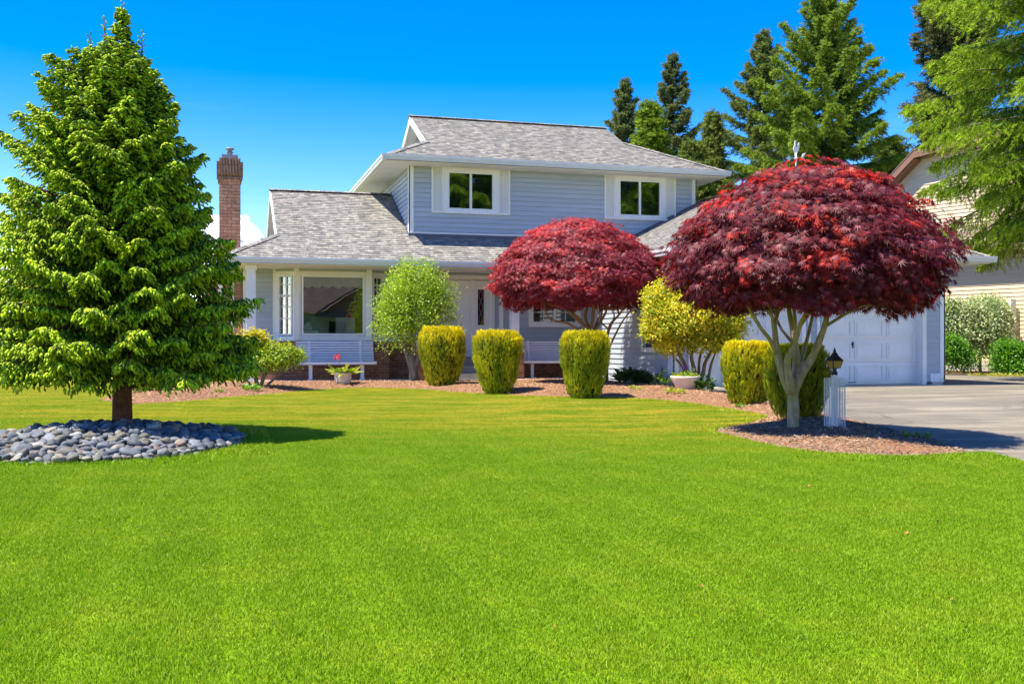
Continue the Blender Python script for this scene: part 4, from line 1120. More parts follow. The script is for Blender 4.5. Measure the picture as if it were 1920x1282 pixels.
for k in range(4):
    a0 = math.pi/2*k; m = MB()
    def P_(s, d, z):
        x, y = s*math.cos(a0)-(-w+d)*math.sin(a0), s*math.sin(a0)+(-w+d)*math.cos(a0)
        return Vector((*rotp(x, y), z))
    for i in range(3):
        s = -w+.005+(2*w-.010)*i/2; m.bar(P_(s, 0, lb-.05), P_(s, 0, zt1), .007 if i == 1 else .010, .006, P_(1, 0, 0)-P_(0, 0, 0))
    n_ = 25
    for i in range(n_):
        z = lb+.01+(zt1-lb-.012)*i/(n_-1); m.bar(P_(-w+.002, .0045, z), P_(w-.002, .0045, z), .004, .0058)
    m.build('panel', M['lattice'], tr)

# ============================================================ PLANTS
def tube_tree(name, mat, limbs, parent, n=8, wob=.25):
    m = MB()
    for pts, rad in limbs:
        pts = [Vector(p) for p in pts]
        # smooth polyline
        if len(pts) > 2:
            q = []; rr = []
            for i in range(len(pts)-1):
                p0, p1, p2, p3 = pts[max(i-1, 0)], pts[i], pts[i+1], pts[min(i+2, len(pts)-1)]
                for j in range(4):
                    t = j/4; q.append(0.5*((2*p1)+(p2-p0)*t+(2*p0-5*p1+4*p2-p3)*t*t+(3*p1-p0-3*p2+p3)*t**3)); rr.append(rad[i]*(1-t)+rad[i+1]*t)
            q.append(pts[-1]); rr.append(rad[-1]); pts, rad = q, rr
        m.tube(pts, rad, n, wob=wob)
    return m.build(name, mat, parent)

def dome_maple(label, base, cen, R, zb, zt_, limbs, mat, n_spray, leaf, seed, red, dark, lop=1.0):
    r = np.random.default_rng(seed)
    t = tag(empty('japanese_maple', base), label, 'maple tree', 'red maples in the front bed')
    tube_tree('trunk', mat, limbs, t, 10)
    cx, cy = cen
    # umbrella profile: r(h) for h from 0 (skirt) to 1 (top)
    hs = np.array([0, .07, .15, .27, .45, .6, .75, .87, .95, 1.0]); rs = np.array([.74, .86, .95, 1.0, .965, .87, .69, .50, .29, .05])
    pr = lambda h: np.interp(h, hs, rs)
    # area-weighted h
    hh = np.linspace(0, 1, 400); ds = np.sqrt(np.gradient(pr(hh)*R)**2+np.gradient(hh*(zt_-zb))**2); wgt = pr(hh)*ds; cdf = np.cumsum(wgt)/wgt.sum()
    out = []
    def spray(n, depth0, depth1, hmin=0.0):
        h = np.interp(r.random(n), cdf, hh); h = np.clip(h, hmin, 1); ph = r.uniform(0, 2*np.pi, n)
        lump = np.array([noise.noise(Vector((math.cos(p)*2.2*R, math.sin(p)*2.2*R, q*4+seed))) for p, q in zip(ph, h)])
        tier = 0.04*np.sin(h*34+3*np.sin(ph*2)+ph)
        lump = lump+.5*np.array([noise.noise(Vector((math.cos(p)*6, math.sin(p)*6, q*9+seed))) for p, q in zip(ph, h)])
        rad = pr(h)*R*(1+.095*lump+tier)-r.uniform(depth0, depth1, n)*(.3+.7*pr(h)); rad = np.maximum(rad, .02)
        z = zb+(zt_-zb)*h*(1+.06*lump)-r.uniform(depth0, depth1, n)*.45*h
        z += (0.06*np.sin(ph*3+seed)+.05*np.sin(ph*7))*(1-h)**2*lop
        return np.column_stack([cx+rad*np.cos(ph), cy+rad*np.sin(ph), z]), ph, h
    def thin(P, ph, h):
        g = np.array([noise.noise(Vector(p)*3.1+Vector((seed, 0, 0))) for p in P]); k = (g > -.22) | (r.random(len(P)) < .35); return P[k], ph[k], h[k]
    def grow(P, ph, h, nl, spread, tintk):
        n = len(P); o = np.column_stack([np.cos(ph), np.sin(ph), np.zeros(n)]); tn = np.column_stack([-np.sin(ph), np.cos(ph), np.zeros(n)])
        steep = (1-h)**1.0
        # spray plane: runs outward and down; more level at the top
        axis = nz(o*(1-.35*steep)[:, None]+np.array([0, 0, -1.0])[None]*(.22+.55*steep)[:, None]+rdir(n, r)*.25)
        j = np.arange(nl)[None, :]/nl
        side = ((np.arange(nl) % 3)-1)[None, :]*(.9-.55*j)*spread*.8
        along = (j-.45)*spread*1.25
        pos = P[:, None]+axis[:, None]*along[..., None]+tn[:, None]*(side+r.normal(0, spread*.12, side.shape))[..., None]+r.normal(0, spread*.07, (n, nl, 3))
        ld = nz(axis[:, None]*1.0+tn[:, None]*(side/spread*1.1)[..., None]+np.array([0, 0, -.32])+r.normal(0, .32, (n, nl, 3)))
        up = nz(o[:, None]*(.35+.5*steep)[:, None, None]+np.array([0, 0, 1.0])+r.normal(0, .35, (n, nl, 3)))
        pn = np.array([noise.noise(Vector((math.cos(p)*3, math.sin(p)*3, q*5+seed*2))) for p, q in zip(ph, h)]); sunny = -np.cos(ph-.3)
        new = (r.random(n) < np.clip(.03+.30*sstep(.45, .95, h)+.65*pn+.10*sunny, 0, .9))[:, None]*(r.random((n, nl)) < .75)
        pink = (r.random((n, nl)) < .16*(1-h[:, None]*.5))[..., None]  # pinkish leaves: leaf highlights put into the colour
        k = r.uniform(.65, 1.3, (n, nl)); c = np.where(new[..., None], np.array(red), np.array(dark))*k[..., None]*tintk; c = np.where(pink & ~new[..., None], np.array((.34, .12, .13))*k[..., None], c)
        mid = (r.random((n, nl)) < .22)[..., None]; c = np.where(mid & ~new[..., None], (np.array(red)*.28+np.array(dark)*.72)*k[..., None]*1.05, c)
        m = n*nl
        return inst(*T_MAPLE, pos.reshape(m, 3), frames(ld.reshape(m, 3), up.reshape(m, 3)), leaf*r.uniform(.7, 1.15, m), c.reshape(m, 3))
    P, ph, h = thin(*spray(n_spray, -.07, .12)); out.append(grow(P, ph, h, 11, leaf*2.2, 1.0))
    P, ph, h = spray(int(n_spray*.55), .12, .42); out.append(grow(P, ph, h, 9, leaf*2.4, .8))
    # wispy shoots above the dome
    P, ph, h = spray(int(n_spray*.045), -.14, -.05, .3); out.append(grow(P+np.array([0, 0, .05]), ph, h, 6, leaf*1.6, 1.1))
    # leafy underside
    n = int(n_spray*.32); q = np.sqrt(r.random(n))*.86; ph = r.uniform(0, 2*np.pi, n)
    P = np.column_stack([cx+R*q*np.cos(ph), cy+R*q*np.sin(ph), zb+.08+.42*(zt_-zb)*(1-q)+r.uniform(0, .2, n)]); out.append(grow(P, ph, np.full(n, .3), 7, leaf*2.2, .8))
    v = join(out)
    mesh_np('crown', v[0], v[1], M['maple'], v[2], t)
    return t

def Pz(lst, x0, y0, sc, Z):
    return [onZ(x0+a/sc, y0+b/sc, Z+d) for a, b, d in lst]
# big maple by the driveway
ZM = 11.75; mb_ = onZ(1487, 806, ZM)
q = lambda l: Pz(l, 1340, 540, 4.58, ZM)
limbs = [
 (q([(677, 1290, 0), (678, 1200, 0), (675, 950, 0), (655, 830, 0), (650, 760, 0)]), [.098, .076, .071, .078, .05]),
 (q([(655, 900, 0), (590, 760, 0), (550, 620, -.03), (527, 480, -.05), (510, 320, -.06), (490, 230, -.08), (440, 60, -.1), (380, -60, -.2)]), [.06, .052, .044, .040, .034, .022, .018, .012]),
 (q([(530, 560, -.05), (470, 440, -.1), (400, 350, -.2), (330, 230, -.35), (250, 90, -.5), (150, -30, -.7)]), [.03, .026, .025, .023, .021, .012]),
 (q([(510, 360, -.05), (545, 200, .05), (605, 50, .15), (640, -100, .2)]), [.03, .026, .022, .012]),
 (q([(505, 260, -.08), (440, 180, -.15), (345, 80, -.3), (260, 0, -.5)]), [.02, .016, .013, .01]),
 (q([(665, 900, -.03), (625, 640, -.12), (680, 500, -.15), (720, 370, -.2), (745, 290, -.25), (800, 190, -.35), (880, 80, -.5), (940, -40, -.6)]), [.06, .042, .034, .03, .026, .02, .018, .012]),
 (q([(740, 320, -.22), (835, 190, -.3), (925, 95, -.4), (1020, 0, -.5)]), [.022, .018, .015, .01]),
 (q([(690, 850, .08), (700, 620, .2), (690, 480, .3), (665, 340, .35), (640, 200, .4), (625, 60, .45), (600, -80, .5)]), [.05, .045, .038, .034, .03, .026, .015]),
 (q([(668, 470, .3), (610, 400, .45), (560, 330, .6), (500, 180, .8), (450, 60, 1.0)]), [.024, .02, .018, .015, .012]),
 (q([(692, 400, .3), (688, 250, .3), (675, 90, .3), (720, -80, .4)]), [.026, .022, .02, .012]),
 (q([(670, 930, 0), (735, 760, 0), (830, 600, -.02), (900, 450, -.03), (950, 300, -.05), (965, 190, -.05), (985, 60, 0), (1040, -80, .1)]), [.062, .056, .048, .043, .038, .032, .025, .014]),
 (q([(965, 320, -.05), (1070, 255, -.12), (1190, 190, -.2), (1290, 150, -.25), (1420, 140, -.3), (1560, 80, -.4)]), [.024, .02, .016, .013, .012, .008]),
 (q([(975, 230, -.05), (1050, 165, .1), (1130, 120, .3), (1260, 40, .5)]), [.02, .017, .014, .01]),
 (q([(700, 760, .15), (760, 560, .5), (820, 330, .8), (860, 120, 1.0)]), [.035, .03, .026, .016]),
]
mcu, mcv = uv_((1512-CX)/FOC*11.85, 11.85)
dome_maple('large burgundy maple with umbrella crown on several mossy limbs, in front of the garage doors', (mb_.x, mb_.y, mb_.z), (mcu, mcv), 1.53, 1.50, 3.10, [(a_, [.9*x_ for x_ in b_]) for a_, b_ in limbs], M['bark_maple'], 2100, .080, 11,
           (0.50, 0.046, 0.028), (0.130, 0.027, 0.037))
# smaller maple near the porch
ZS = 22.7; q = lambda l: Pz(l, 900, 390, 5.128, ZS)
b2 = onZ(1108, 735, ZS)
limbs = [
 (q([(1070, 1800, 0), (1068, 1500, 0), (1060, 1220, 0), (1058, 1150, 0)]), [.09, .08, .075, .06]),
 (q([(1050, 1230, 0), (1000, 1130, -.1), (900, 1040, -.15), (850, 980, -.2), (800, 880, -.3), (740, 790, -.4)]), [.05, .035, .032, .03, .025, .02]),
 (q([(1050, 1240, 0), (960, 1180, -.2), (850, 1110, -.3), (700, 1080, -.4), (640, 1020, -.5), (610, 900, -.5), (560, 800, -.6)]), [.04, .028, .025, .022, .02, .018, .012]),
 (q([(1055, 1170, .0), (1010, 1050, .1), (1030, 930, .1), (960, 850, .2), (900, 760, .3)]), [.04, .034, .03, .02, .016]),
 (q([(1065, 1170, 0), (1090, 1000, .0), (1085, 880, 0), (1070, 780, 0)]), [.045, .038, .034, .024]),
 (q([(1075, 1220, 0), (1150, 1110, .1), (1210, 1000, .1), (1225, 900, .1), (1200, 790, .1)]), [.04, .03, .027, .023, .018]),
 (q([(1040, 1180, -.1), (930, 1040, -.2), (790, 960, -.3), (650, 920, -.5), (560, 850, -.6)]), [.035, .028, .025, .016, .01]),
 (q([(1080, 1200, .1), (1140, 1050, .3), (1130, 900, .4), (1180, 780, .5)]), [.03, .025, .02, .015]),
 (q([(1215, 1790, .2), (1215, 1400, .2), (1220, 1260, .2), (1255, 1120, .2), (1340, 1020, .2), (1395, 930, .2), (1400, 790, .2)]), [.05, .045, .035, .03, .024, .02, .015]),
 (q([(1245, 1160, .2), (1290, 1040, .1), (1265, 960, .1), (1275, 850, .1)]), [.024, .02, .018, .014]),
 (q([(1250, 1330, .2), (1310, 1200, .2), (1370, 1090, .2), (1450, 980, .2), (1500, 880, .3)]), [.025, .022, .018, .014, .01]),
 (q([(1230, 1160, .2), (1160, 1080, .1), (1190, 950, 0)]), [.02, .018, .014]),
 (q([(1340, 1030, .2), (1310, 930, .3), (1330, 800, .3)]), [.018, .015, .012]),
]
scu, scv = uv_((1082-CX)/FOC*22.8, 22.8)
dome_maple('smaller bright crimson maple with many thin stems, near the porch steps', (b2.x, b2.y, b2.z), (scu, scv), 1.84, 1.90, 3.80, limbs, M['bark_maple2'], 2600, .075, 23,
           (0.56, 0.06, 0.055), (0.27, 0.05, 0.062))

# ---- conifers
def conifer(name, label, base, H, prof, zb, nb, nlat, msh, shoot, droop, cnew, cold, seed, trunk_r, bark_m, group=None, leader=True, tmpl=None, e0=.1, e1=1.1, tipup=.12, lat_len=.36, hang=.25, sub='crown', lean=0, wild=.12, taper=1.0, leadt=None, cat='conifer', latcap=None, tipnew=.5, fat=1.0, sharp=False, asym=0):
    r = np.random.default_rng(seed); bx, by, bz = base
    t = tag(empty(name, base), label, cat, group)
    tm = tmpl or T_SHOOT; tube = MB(); tube.tube([(bx, by, bz-.2), (bx, by, bz+H*.02), (bx, by, bz+H*.5), (bx+lean, by, bz+H*.97)], [trunk_r*1.3, trunk_r, trunk_r*.55, trunk_r*.07], 10, wob=.2)
    parts = []; hn = prof[0]; rn = prof[1]
    for i in range(nb):
        f = (i+.5)/nb; f = f**taper; z = zb+(H-zb)*f*.985; fr = z/H
        L = np.interp(fr, hn, rn)*r.uniform(1-wild, 1+wild*.6)
        if sharp and fr > .84 and r.random() < .62: continue
        if asym: L *= 1-asym*np.interp(fr, [0, .2, .35, .5, .65, .8, .92, 1], [.02, .03, .10, .17, .22, .26, .1, 0])*math.cos(i*2.39996+TH)+np.interp(fr, [0, .5, .8], [.20, .08, 0])*math.sin(i*2.39996+TH)
        az = i*2.39996+r.uniform(-.35, .35); el = e0+(e1-e0)*f**1.5+r.normal(0, .07)
        o = np.array([math.cos(az), math.sin(az), 0]); tn = np.array([-math.sin(az), math.cos(az), 0])
        def C(s): # along the branch, s array
            s = np.asarray(s)[..., None]; up = np.array([0, 0, 1.0])
            return np.array([bx+lean*fr, by, bz+z])+o*(s*L*math.cos(el)**.5)+up*(math.sin(el)*s*L-droop*(1-f)*s*s*L+tipup*np.maximum(s-.6, 0)*L)+tn*(.06*L*np.sin(s*3+i))
        if L > .12: tube.tube([Vector(C(s)) for s in (0, .35, .7, .95)], [trunk_r*.22*(1-f*.6), trunk_r*.16*(1-f*.6), trunk_r*.09, trunk_r*.03], 4, cap=False)
        nl_ = max(4, int(nlat*(L/max(rn))**.8)); s = np.linspace(.10, 1, nl_); s = np.clip(s+r.normal(0, .02, nl_), .05, 1.0)
        P0 = C(s); Tg = nz(C(s+.02)-P0)
        for sd in (-1, 1):
            ll = lat_len*L*np.minimum(1.0, (1.02-s)*1.8+.10)*r.uniform(.7, 1.15, nl_)
            if latcap: ll = np.minimum(ll, latcap*r.uniform(.75, 1.1, nl_))
            ld = nz(Tg*.75+tn[None]*sd*.85+np.array([0, 0, -hang*.5])[None]+r.normal(0, .13, (nl_, 3)))
            j = (np.arange(msh)+.6)/msh
            pos = P0[:, None]+ld[:, None]*(ll[:, None]*j[None])[..., None]; pos[..., 2] -= hang*ll[:, None]*j[None]**2
            pos += r.normal(0, shoot*.16, pos.shape)
            alt = np.where(np.arange(msh) % 2 == 0, 1.0, -1.0)[None, :, None]
            perp = nz(np.cross(ld, np.array([0, 0, 1.0])))
            sdv = nz(ld[:, None]*.8+perp[:, None]*alt*.55+np.array([0, 0, -hang*(1.15-1.5*f)])+r.normal(0, .22, pos.shape))
            upv = np.array([0, 0, 1.0])+r.normal(0, .35, pos.shape)
            nw = np.clip(tipnew*s[:, None]+(1-tipnew)*j[None]+r.normal(0, .22, (nl_, msh)), 0, 1)
            if sharp: nw = np.where(r.random((nl_, msh)) < np.clip(.34+.40*(j[None] > .6)+.30*(s[:, None] > .72), 0, .92), r.uniform(.6, 1, (nl_, msh)), r.uniform(0, .25, (nl_, msh)))
            c = np.asarray(cold)*(1-nw[..., None])+np.asarray(cnew)*nw[..., None]; c = c*r.uniform(.75, 1.25, (nl_, msh, 1))
            k = nl_*msh; sc = shoot*r.uniform(.75, 1.2, k)
            parts.append(inst(*tm, pos.reshape(k, 3), frames(sdv.reshape(k, 3), upv.reshape(k, 3)), np.column_stack([sc*fat, sc, sc*fat]), c.reshape(k, 3)))
        # tip shoots
    if leader:
        for (lx, ly, l0, l1) in (leadt or [(0, 0, .86, 1.0)]):
            k = max(6, int((l1-l0)*H/shoot*(2.6 if sharp else 5))); s = np.linspace(l0, l1, k); a = np.arange(k)*2.4
            dd = nz(np.column_stack([np.cos(a), np.sin(a), np.full(k, .9)])); dd[-1] = (0, 0, 1)
            q = (s-l0)/(l1-l0); wd = np.sqrt(np.clip(q*4, 0, 1))
            P = np.column_stack([bx+lean*s+lx*wd, by+ly*wd, bz+s*H-shoot*.3])
            parts.append(inst(*tm, P, frames(dd, rdir(k, r)), shoot*(1.15-.2*q), mixc(cold, cnew, r.uniform(.2, .8, k))))
            tube.tube([Vector((bx+lean*ss+lx*math.sqrt(min(1, qq*4)), by+ly*math.sqrt(min(1, qq*4)), bz+ss*H)) for ss, qq in ((l0, 0), ((l0+l1)/2, .5), (l1-.005, 1))], [trunk_r*.14, trunk_r*.1, trunk_r*.04], 5)
    tube.build('trunk', bark_m, t)
    v = join(parts); mesh_np(sub, v[0], v[1], M['needle' if shoot < .2 else 'conifer'], v[2], t)
    return t
# spruce in the stone ring
sb = (SPR[0], SPR[1], float(gh(SPR[0], SPR[1]))+.05); HS = HC+(CY-6)/FOC*10.08-sb[2]
hz = lambda py: (HC+(CY-py)/FOC*10.08-sb[2])/HS; k_ = 10.08/FOC
prf = [(715, 215), (690, 240), (640, 246), (560, 246), (500, 236), (430, 222), (370, 215), (310, 190), (260, 160), (220, 140), (180, 112), (150, 76), (120, 46), (80, 22), (50, 11), (8, 5)]
prof = ([hz(a) for a, b in prf], [b*k_*(.97 if a > 600 else .92 if a > 470 else .82) for a, b in prf])
conifer('spruce_tree', 'bushy spruce with light green new tips standing in a ring of river stones', sb, HS, prof, .70, 430, 38, 6, .050, .16, (0.56, 0.70, 0.014), (0.032, 0.115, 0.010), 31, .096, M['bark_spruce'],
        e0=.0, e1=.95, tipup=.26, lat_len=.40, hang=.42, wild=.13, taper=1.22, latcap=.20, cat='spruce tree', fat=1.25, tmpl=T_FING, sharp=True, asym=1.0,
        leadt=[(0, 0, .86, 1.0), (-.17*CS, .05, .84, .965), (.19, -.05, .80, .93), (-.30, .05, .80, .925), (.14, .12, .82, .92)])

spt = bpy.data.objects['spruce_tree']
for k, (a_, z_, l_) in enumerate(((2.6, .60, .55), (-.35, .55, .6), (3.4, .68, .5), (.5, .66, .5), (-1.5, .72, .4))):
    o_ = Vector((math.cos(a_), math.sin(a_), 0)); p_ = Vector((sb[0], sb[1], sb[2]+z_-.1)); m = MB()
    m.tube([p_, p_+o_*l_*.35+Vector((0, 0, .02)), p_+o_*l_*.7+Vector((0, 0, .10)), p_+o_*l_+Vector((0, 0, .24))], [.022, .016, .012, .006], 6, wob=.3)
    m.tube([p_+o_*l_*.5+Vector((0, 0, .05)), p_+o_*l_*.75+Vector((.08, .05, .0))], [.008, .003], 4); m.build('branch', M['bark_spruce'], spt)

def far(name, label, px, Z, ytop, prof, seed, cnew, cold, zb=.12, **kw):
    p = onZ(px, CY, Z); H = HC+(CY-ytop)/FOC*Z; k = Z/FOC
    pr = ([a for a, b in prof], [b*k for a, b in prof])
    return conifer(name, label, (p.x, p.y, 0), H, pr, H*zb, kw.pop('nb', 110), kw.pop('nlat', 20), kw.pop('msh', 5), kw.pop('shoot', .38), kw.pop('droop', .25), cnew, cold, seed, H*.014, M['bark_far'],
                   'tall conifers beyond the houses', e0=kw.pop('e0', .0), e1=kw.pop('e1', .9), **kw)
far('conifer_tree', 'tallest dark green fir with long drooping limbs behind the garage', 1546, 46, -14, [(0, 150), (.3, 165), (.45, 165), (.55, 152), (.65, 128), (.78, 92), (.9, 55), (1, 4)], 41, (0.27, 0.36, 0.03), (0.06, 0.13, 0.025),
    nb=120, nlat=44, msh=6, shoot=.27, droop=.34, hang=.45, tipup=.34, lat_len=.22, latcap=.62, wild=.28, tmpl=T_SHOOT2)
far('conifer_tree', 'shorter fir leaning into the left side of the tallest fir', 1432, 52, 58, [(0, 120), (.5, 105), (.65, 90), (.8, 60), (.9, 32), (1, 3)], 42, (0.20, 0.24, 0.05), (0.06, 0.11, 0.03), nb=105, nlat=36, msh=6, shoot=.25, hang=.3, tipup=.3, lat_len=.24, latcap=.6, wild=.30, tmpl=T_SHOOT2)
far('conifer_tree', 'bluish fir just right of the pair over the upper roof', 1262, 56, 98, [(0, 85), (.5, 72), (.65, 60), (.8, 40), (.9, 22), (1, 2)], 43, (0.19, 0.22, 0.07), (0.055, 0.10, 0.05), nb=100, nlat=34, msh=6, shoot=.24, hang=.25, tipup=.35, lat_len=.26, latcap=.58, wild=.32, tmpl=T_SHOOT2)
far('conifer_tree', 'bluish fir nearest the upper roof ridge, lower than its neighbour', 1172, 52, 147, [(0, 75), (.5, 64), (.65, 56), (.8, 38), (.9, 22), (1, 2)], 44, (0.20, 0.23, 0.07), (0.055, 0.10, 0.05), nb=92, nlat=34, msh=6, shoot=.23, hang=.25, tipup=.35, lat_len=.26, latcap=.55, wild=.32, tmpl=T_SHOOT2)
far('cedar_tree', 'bright green cedar between the two bluish firs above the roof slope', 1218, 44, 192, [(0, 75), (.5, 62), (.7, 48), (.85, 27), (.95, 13), (1, 3)], 45, (0.24, 0.33, 0.02), (0.07, 0.14, 0.015), nb=130, nlat=18, shoot=.34, hang=.7, e0=.1, e1=1.0, latcap=.8, wild=.2, tmpl=T_SHOOT2)
far('cedar_tree', 'pale green young cedar left of the tallest fir', 1336, 40, 212, [(0, 90), (.45, 70), (.62, 45), (.8, 24), (.95, 8), (1, 2)], 46, (0.22, 0.27, 0.045), (0.08, 0.12, 0.03), nb=120, nlat=18, shoot=.32, hang=.6, e0=.1, e1=1.0, latcap=.8, wild=.2, tmpl=T_SHOOT2)
far('cedar_tree', 'pale green cedar low behind the upper roof corner', 1300, 38, 268, [(0, 95), (.5, 80), (.75, 50), (.9, 25), (1, 3)], 49, (0.2, 0.25, 0.035), (0.07, 0.11, 0.025), nb=110, nlat=18, shoot=.32, hang=.6, e0=.1, e1=1.0, latcap=.8, wild=.2, tmpl=T_SHOOT2)
far('conifer_tree', 'rusty green fir with rising limbs behind the big right cedar', 1792, 40, -60, [(0, 80), (.5, 90), (.75, 85), (.85, 70), (1, 5)], 47, (0.16, 0.16, 0.05), (0.05, 0.08, 0.03), nb=90, nlat=18, shoot=.36, hang=.2, e0=.5, e1=.9, tipup=.3, latcap=.9, wild=.3, tmpl=T_SHOOT2)
far('conifer_tree', 'dark fir low behind the neighbour roof', 1668, 50, 262, [(0, 110), (.5, 90), (.8, 50), (.95, 20), (1, 2)], 50, (0.13, 0.18, 0.02), (0.04, 0.08, 0.02), nb=90, nlat=18, shoot=.4, hang=.4, latcap=1.0, wild=.2, tmpl=T_SHOOT2)
bigc = far('cedar_tree', 'huge yellow green cedar with hanging sprays at the right edge', 2018, 25, -330, [(0, 60), (.22, 150), (.30, 205), (.36, 245), (.45, 280), (.6, 285), (.75, 260), (1, 5)], 48, (0.34, 0.46, 0.025), (0.07, 0.15, 0.02),
    zb=.29, nb=150, nlat=40, msh=7, shoot=.20, droop=.40, hang=.5, e0=.0, e1=.75, tipup=.1, lat_len=.3, latcap=.8, wild=.16, tmpl=T_SHOOT2, fat=.9)

# ---- shrubs
def puff(label, cat, name, base, lobes, n, leaf, c1, c2, seed, stems=None, stem_mat='bark_grey', top=None, group=None, tmpl=None, shell=.3, droop=0.0, jag=.12, clump=10, sub='crown', top_from=.55, bias=0.0):
    """leafy crown made of overlapping ellipsoid lobes: (u, v, z, ru, rv, rz)"""
    r = np.random.default_rng(seed); t = tag(empty(name, base), label, cat, group); lobes = np.array(lobes)
    w = (lobes[:, 3]*lobes[:, 5]); w = w/w.sum(); nc = n//clump; li = r.choice(len(lobes), nc, p=w); d = rdir(nc, r)
    d[:, 2] = np.where(d[:, 2] < -.55, -d[:, 2], d[:, 2]); rad = 1-shell*r.random(nc)**1.6+jag*np.array([noise.noise(Vector(x)*2.6+Vector((seed, 0, 0))) for x in d])
    c = lobes[li, :3]+d*lobes[li, 3:]*rad[:, None]
    pos = np.repeat(c, clump, axis=0)+r.normal(0, leaf*1.15, (nc*clump, 3)); D = np.repeat(d, clump, axis=0); m = len(pos)
    ld = nz(D*.6+rdir(m, r)*.9+np.array([0, 0, .25-droop])); up = nz(D*.8+np.array([0, 0, .7])+rdir(m, r)*.55)
    zz = (pos[:, 2]-pos[:, 2].min())/np.ptp(pos[:, 2]); f = np.clip(np.repeat(r.random(nc), clump)*.8+bias+r.normal(0, .15, m), 0, 1)
    col = mixc(c2, c1, f)
    if top is not None:
        g = np.clip(sstep(top_from, 1.0, zz)*.8+r.normal(0, .25, m)*.6, 0, 1); col = col*(1-g[:, None])+np.array(top)[None]*g[:, None]
    col = col*r.uniform(.75, 1.25, (m, 1)); tm = tmpl or T_LEAF
    v = inst(*tm, pos, frames(ld, up), leaf*r.uniform(.7, 1.2, m), col)
    if stems: tube_tree('stem', M[stem_mat], stems, t, 6)
    mesh_np(sub, v[0], v[1], M['leaf'], v[2], t)
    return t
def loZ(px, py, Z, wpx, hpx, dep=None):
    p = onZ(px, py, Z); k = Z/FOC; return (p.x, p.y, p.z, wpx*k, (dep or wpx)*k, hpx*k)
# round green shrub
Z = 24.0; q = lambda l: [onZ(a, b, Z+d) for a, b, d in l]
b0 = onZ(775, 714, Z)
puff('light green round headed shrub tree on forked stems left of the entry steps', 'shrub', 'round_shrub', b0,
     [loZ(778, 570, Z, 72, 70), loZ(735, 600, Z, 34, 60), loZ(822, 590, Z, 36, 62), loZ(765, 520, Z, 26, 34), loZ(800, 522, Z, 22, 32), loZ(760, 610, Z, 62, 64), loZ(800, 600, Z, 58, 58), loZ(775, 535, Z, 55, 42), loZ(745, 560, Z-.2, 45, 45), loZ(815, 555, Z, 44, 45), loZ(765, 640, Z, 50, 40), loZ(700+40, 600, Z, 44, 50)],
     26000, .050, (0.46, 0.58, 0.03), (0.17, 0.32, 0.015), 51,
     [(q([(775, 725, 0), (775, 690, 0), (770, 665, 0)]), [.13, .11, .08]), (q([(773, 695, 0), (762, 660, 0), (748, 620, -.1), (735, 570, -.1)]), [.08, .055, .035, .02]), (q([(777, 690, 0), (790, 655, 0), (805, 610, .1), (812, 560, .1)]), [.08, .05, .035, .02]),
      (q([(772, 690, 0), (776, 640, 0), (772, 590, 0), (780, 530, 0)]), [.07, .05, .04, .02]), (q([(778, 688, 0), (798, 672, 0), (820, 640, .1)]), [.05, .03, .02])], jag=.55, shell=.8, clump=5, bias=.15)
# yellow shrub before the garage
Z = 20.2; q = lambda l: [onZ(a, b, Z+d) for a, b, d in l]; b0 = onZ(1297, 727, Z)
puff('rounded shrub with bright yellow leaf tips on twisting brown stems, behind the bowl planter', 'shrub', 'golden_shrub', b0,
     [loZ(1290, 600, Z, 70, 48), loZ(1250, 580, Z, 42, 42), loZ(1262, 552, Z, 32, 28), loZ(1345, 590, Z, 44, 38), loZ(1365, 610, Z, 30, 34), loZ(1350, 640, Z, 34, 24), loZ(1240, 620, Z, 34, 26), loZ(1310, 570, Z, 50, 30), loZ(1320, 640, Z, 40, 22), loZ(1255, 650, Z, 24, 16)],
     62000, .062, (0.86, 0.68, 0.03), (0.10, 0.28, 0.018), 52,
     [(q([(1297, 735, 0), (1290, 700, 0), (1280, 675, 0), (1262, 650, 0), (1245, 625, 0)]), [.05, .04, .035, .03, .015]), (q([(1300, 735, 0), (1303, 700, 0), (1296, 665, 0), (1300, 620, 0)]), [.06, .045, .035, .02]),
      (q([(1305, 735, .1), (1318, 700, .1), (1322, 680, .1), (1336, 655, 0), (1350, 620, 0)]), [.05, .04, .034, .028, .015]), (q([(1306, 735, .1), (1326, 715, .1), (1333, 685, .1), (1342, 660, .1)]), [.04, .03, .028, .015]),
      (q([(1293, 720, -.1), (1282, 693, -.1), (1270, 676, -.1), (1252, 655, -.1)]), [.03, .028, .024, .012]), (q([(1310, 700, .2), (1312, 670, .2), (1325, 630, .2)]), [.03, .025, .015])], 'bark_maple2', top=None, jag=.3, shell=.45, clump=14, bias=.22)
# small yellow-green shrub, left
Z = 21.0; q = lambda l: [onZ(a, b, Z+d) for a, b, d in l]; b0 = onZ(487, 727, Z)
puff('low spreading yellow green shrub with orange tips left of the bay bench', 'shrub', 'low_shrub', b0,
     [loZ(470, 655, Z, 30, 28), loZ(525, 672, Z, 40, 22), loZ(450, 690, Z, 30, 20), loZ(490, 680, Z, 42, 24), loZ(482, 640, Z, 20, 16), loZ(550, 668, Z, 18, 12)],
     12000, .06, (0.5, 0.55, 0.03), (0.18, 0.34, 0.02), 53,
     [(q([(487, 735, 0), (480, 712, 0), (472, 690, 0), (465, 665, 0)]), [.05, .045, .035, .015]), (q([(488, 735, 0), (494, 708, 0), (505, 690, 0), (525, 672, 0)]), [.045, .04, .03, .015]), (q([(490, 735, 0), (505, 718, 0), (520, 706, 0), (535, 690, 0)]), [.03, .028, .022, .012]), (q([(480, 735, 0), (465, 715, 0), (452, 700, 0)]), [.03, .022, .012])],
     'bark_grey', top=(0.68, 0.52, 0.02), jag=.3, shell=.7, top_from=.5)
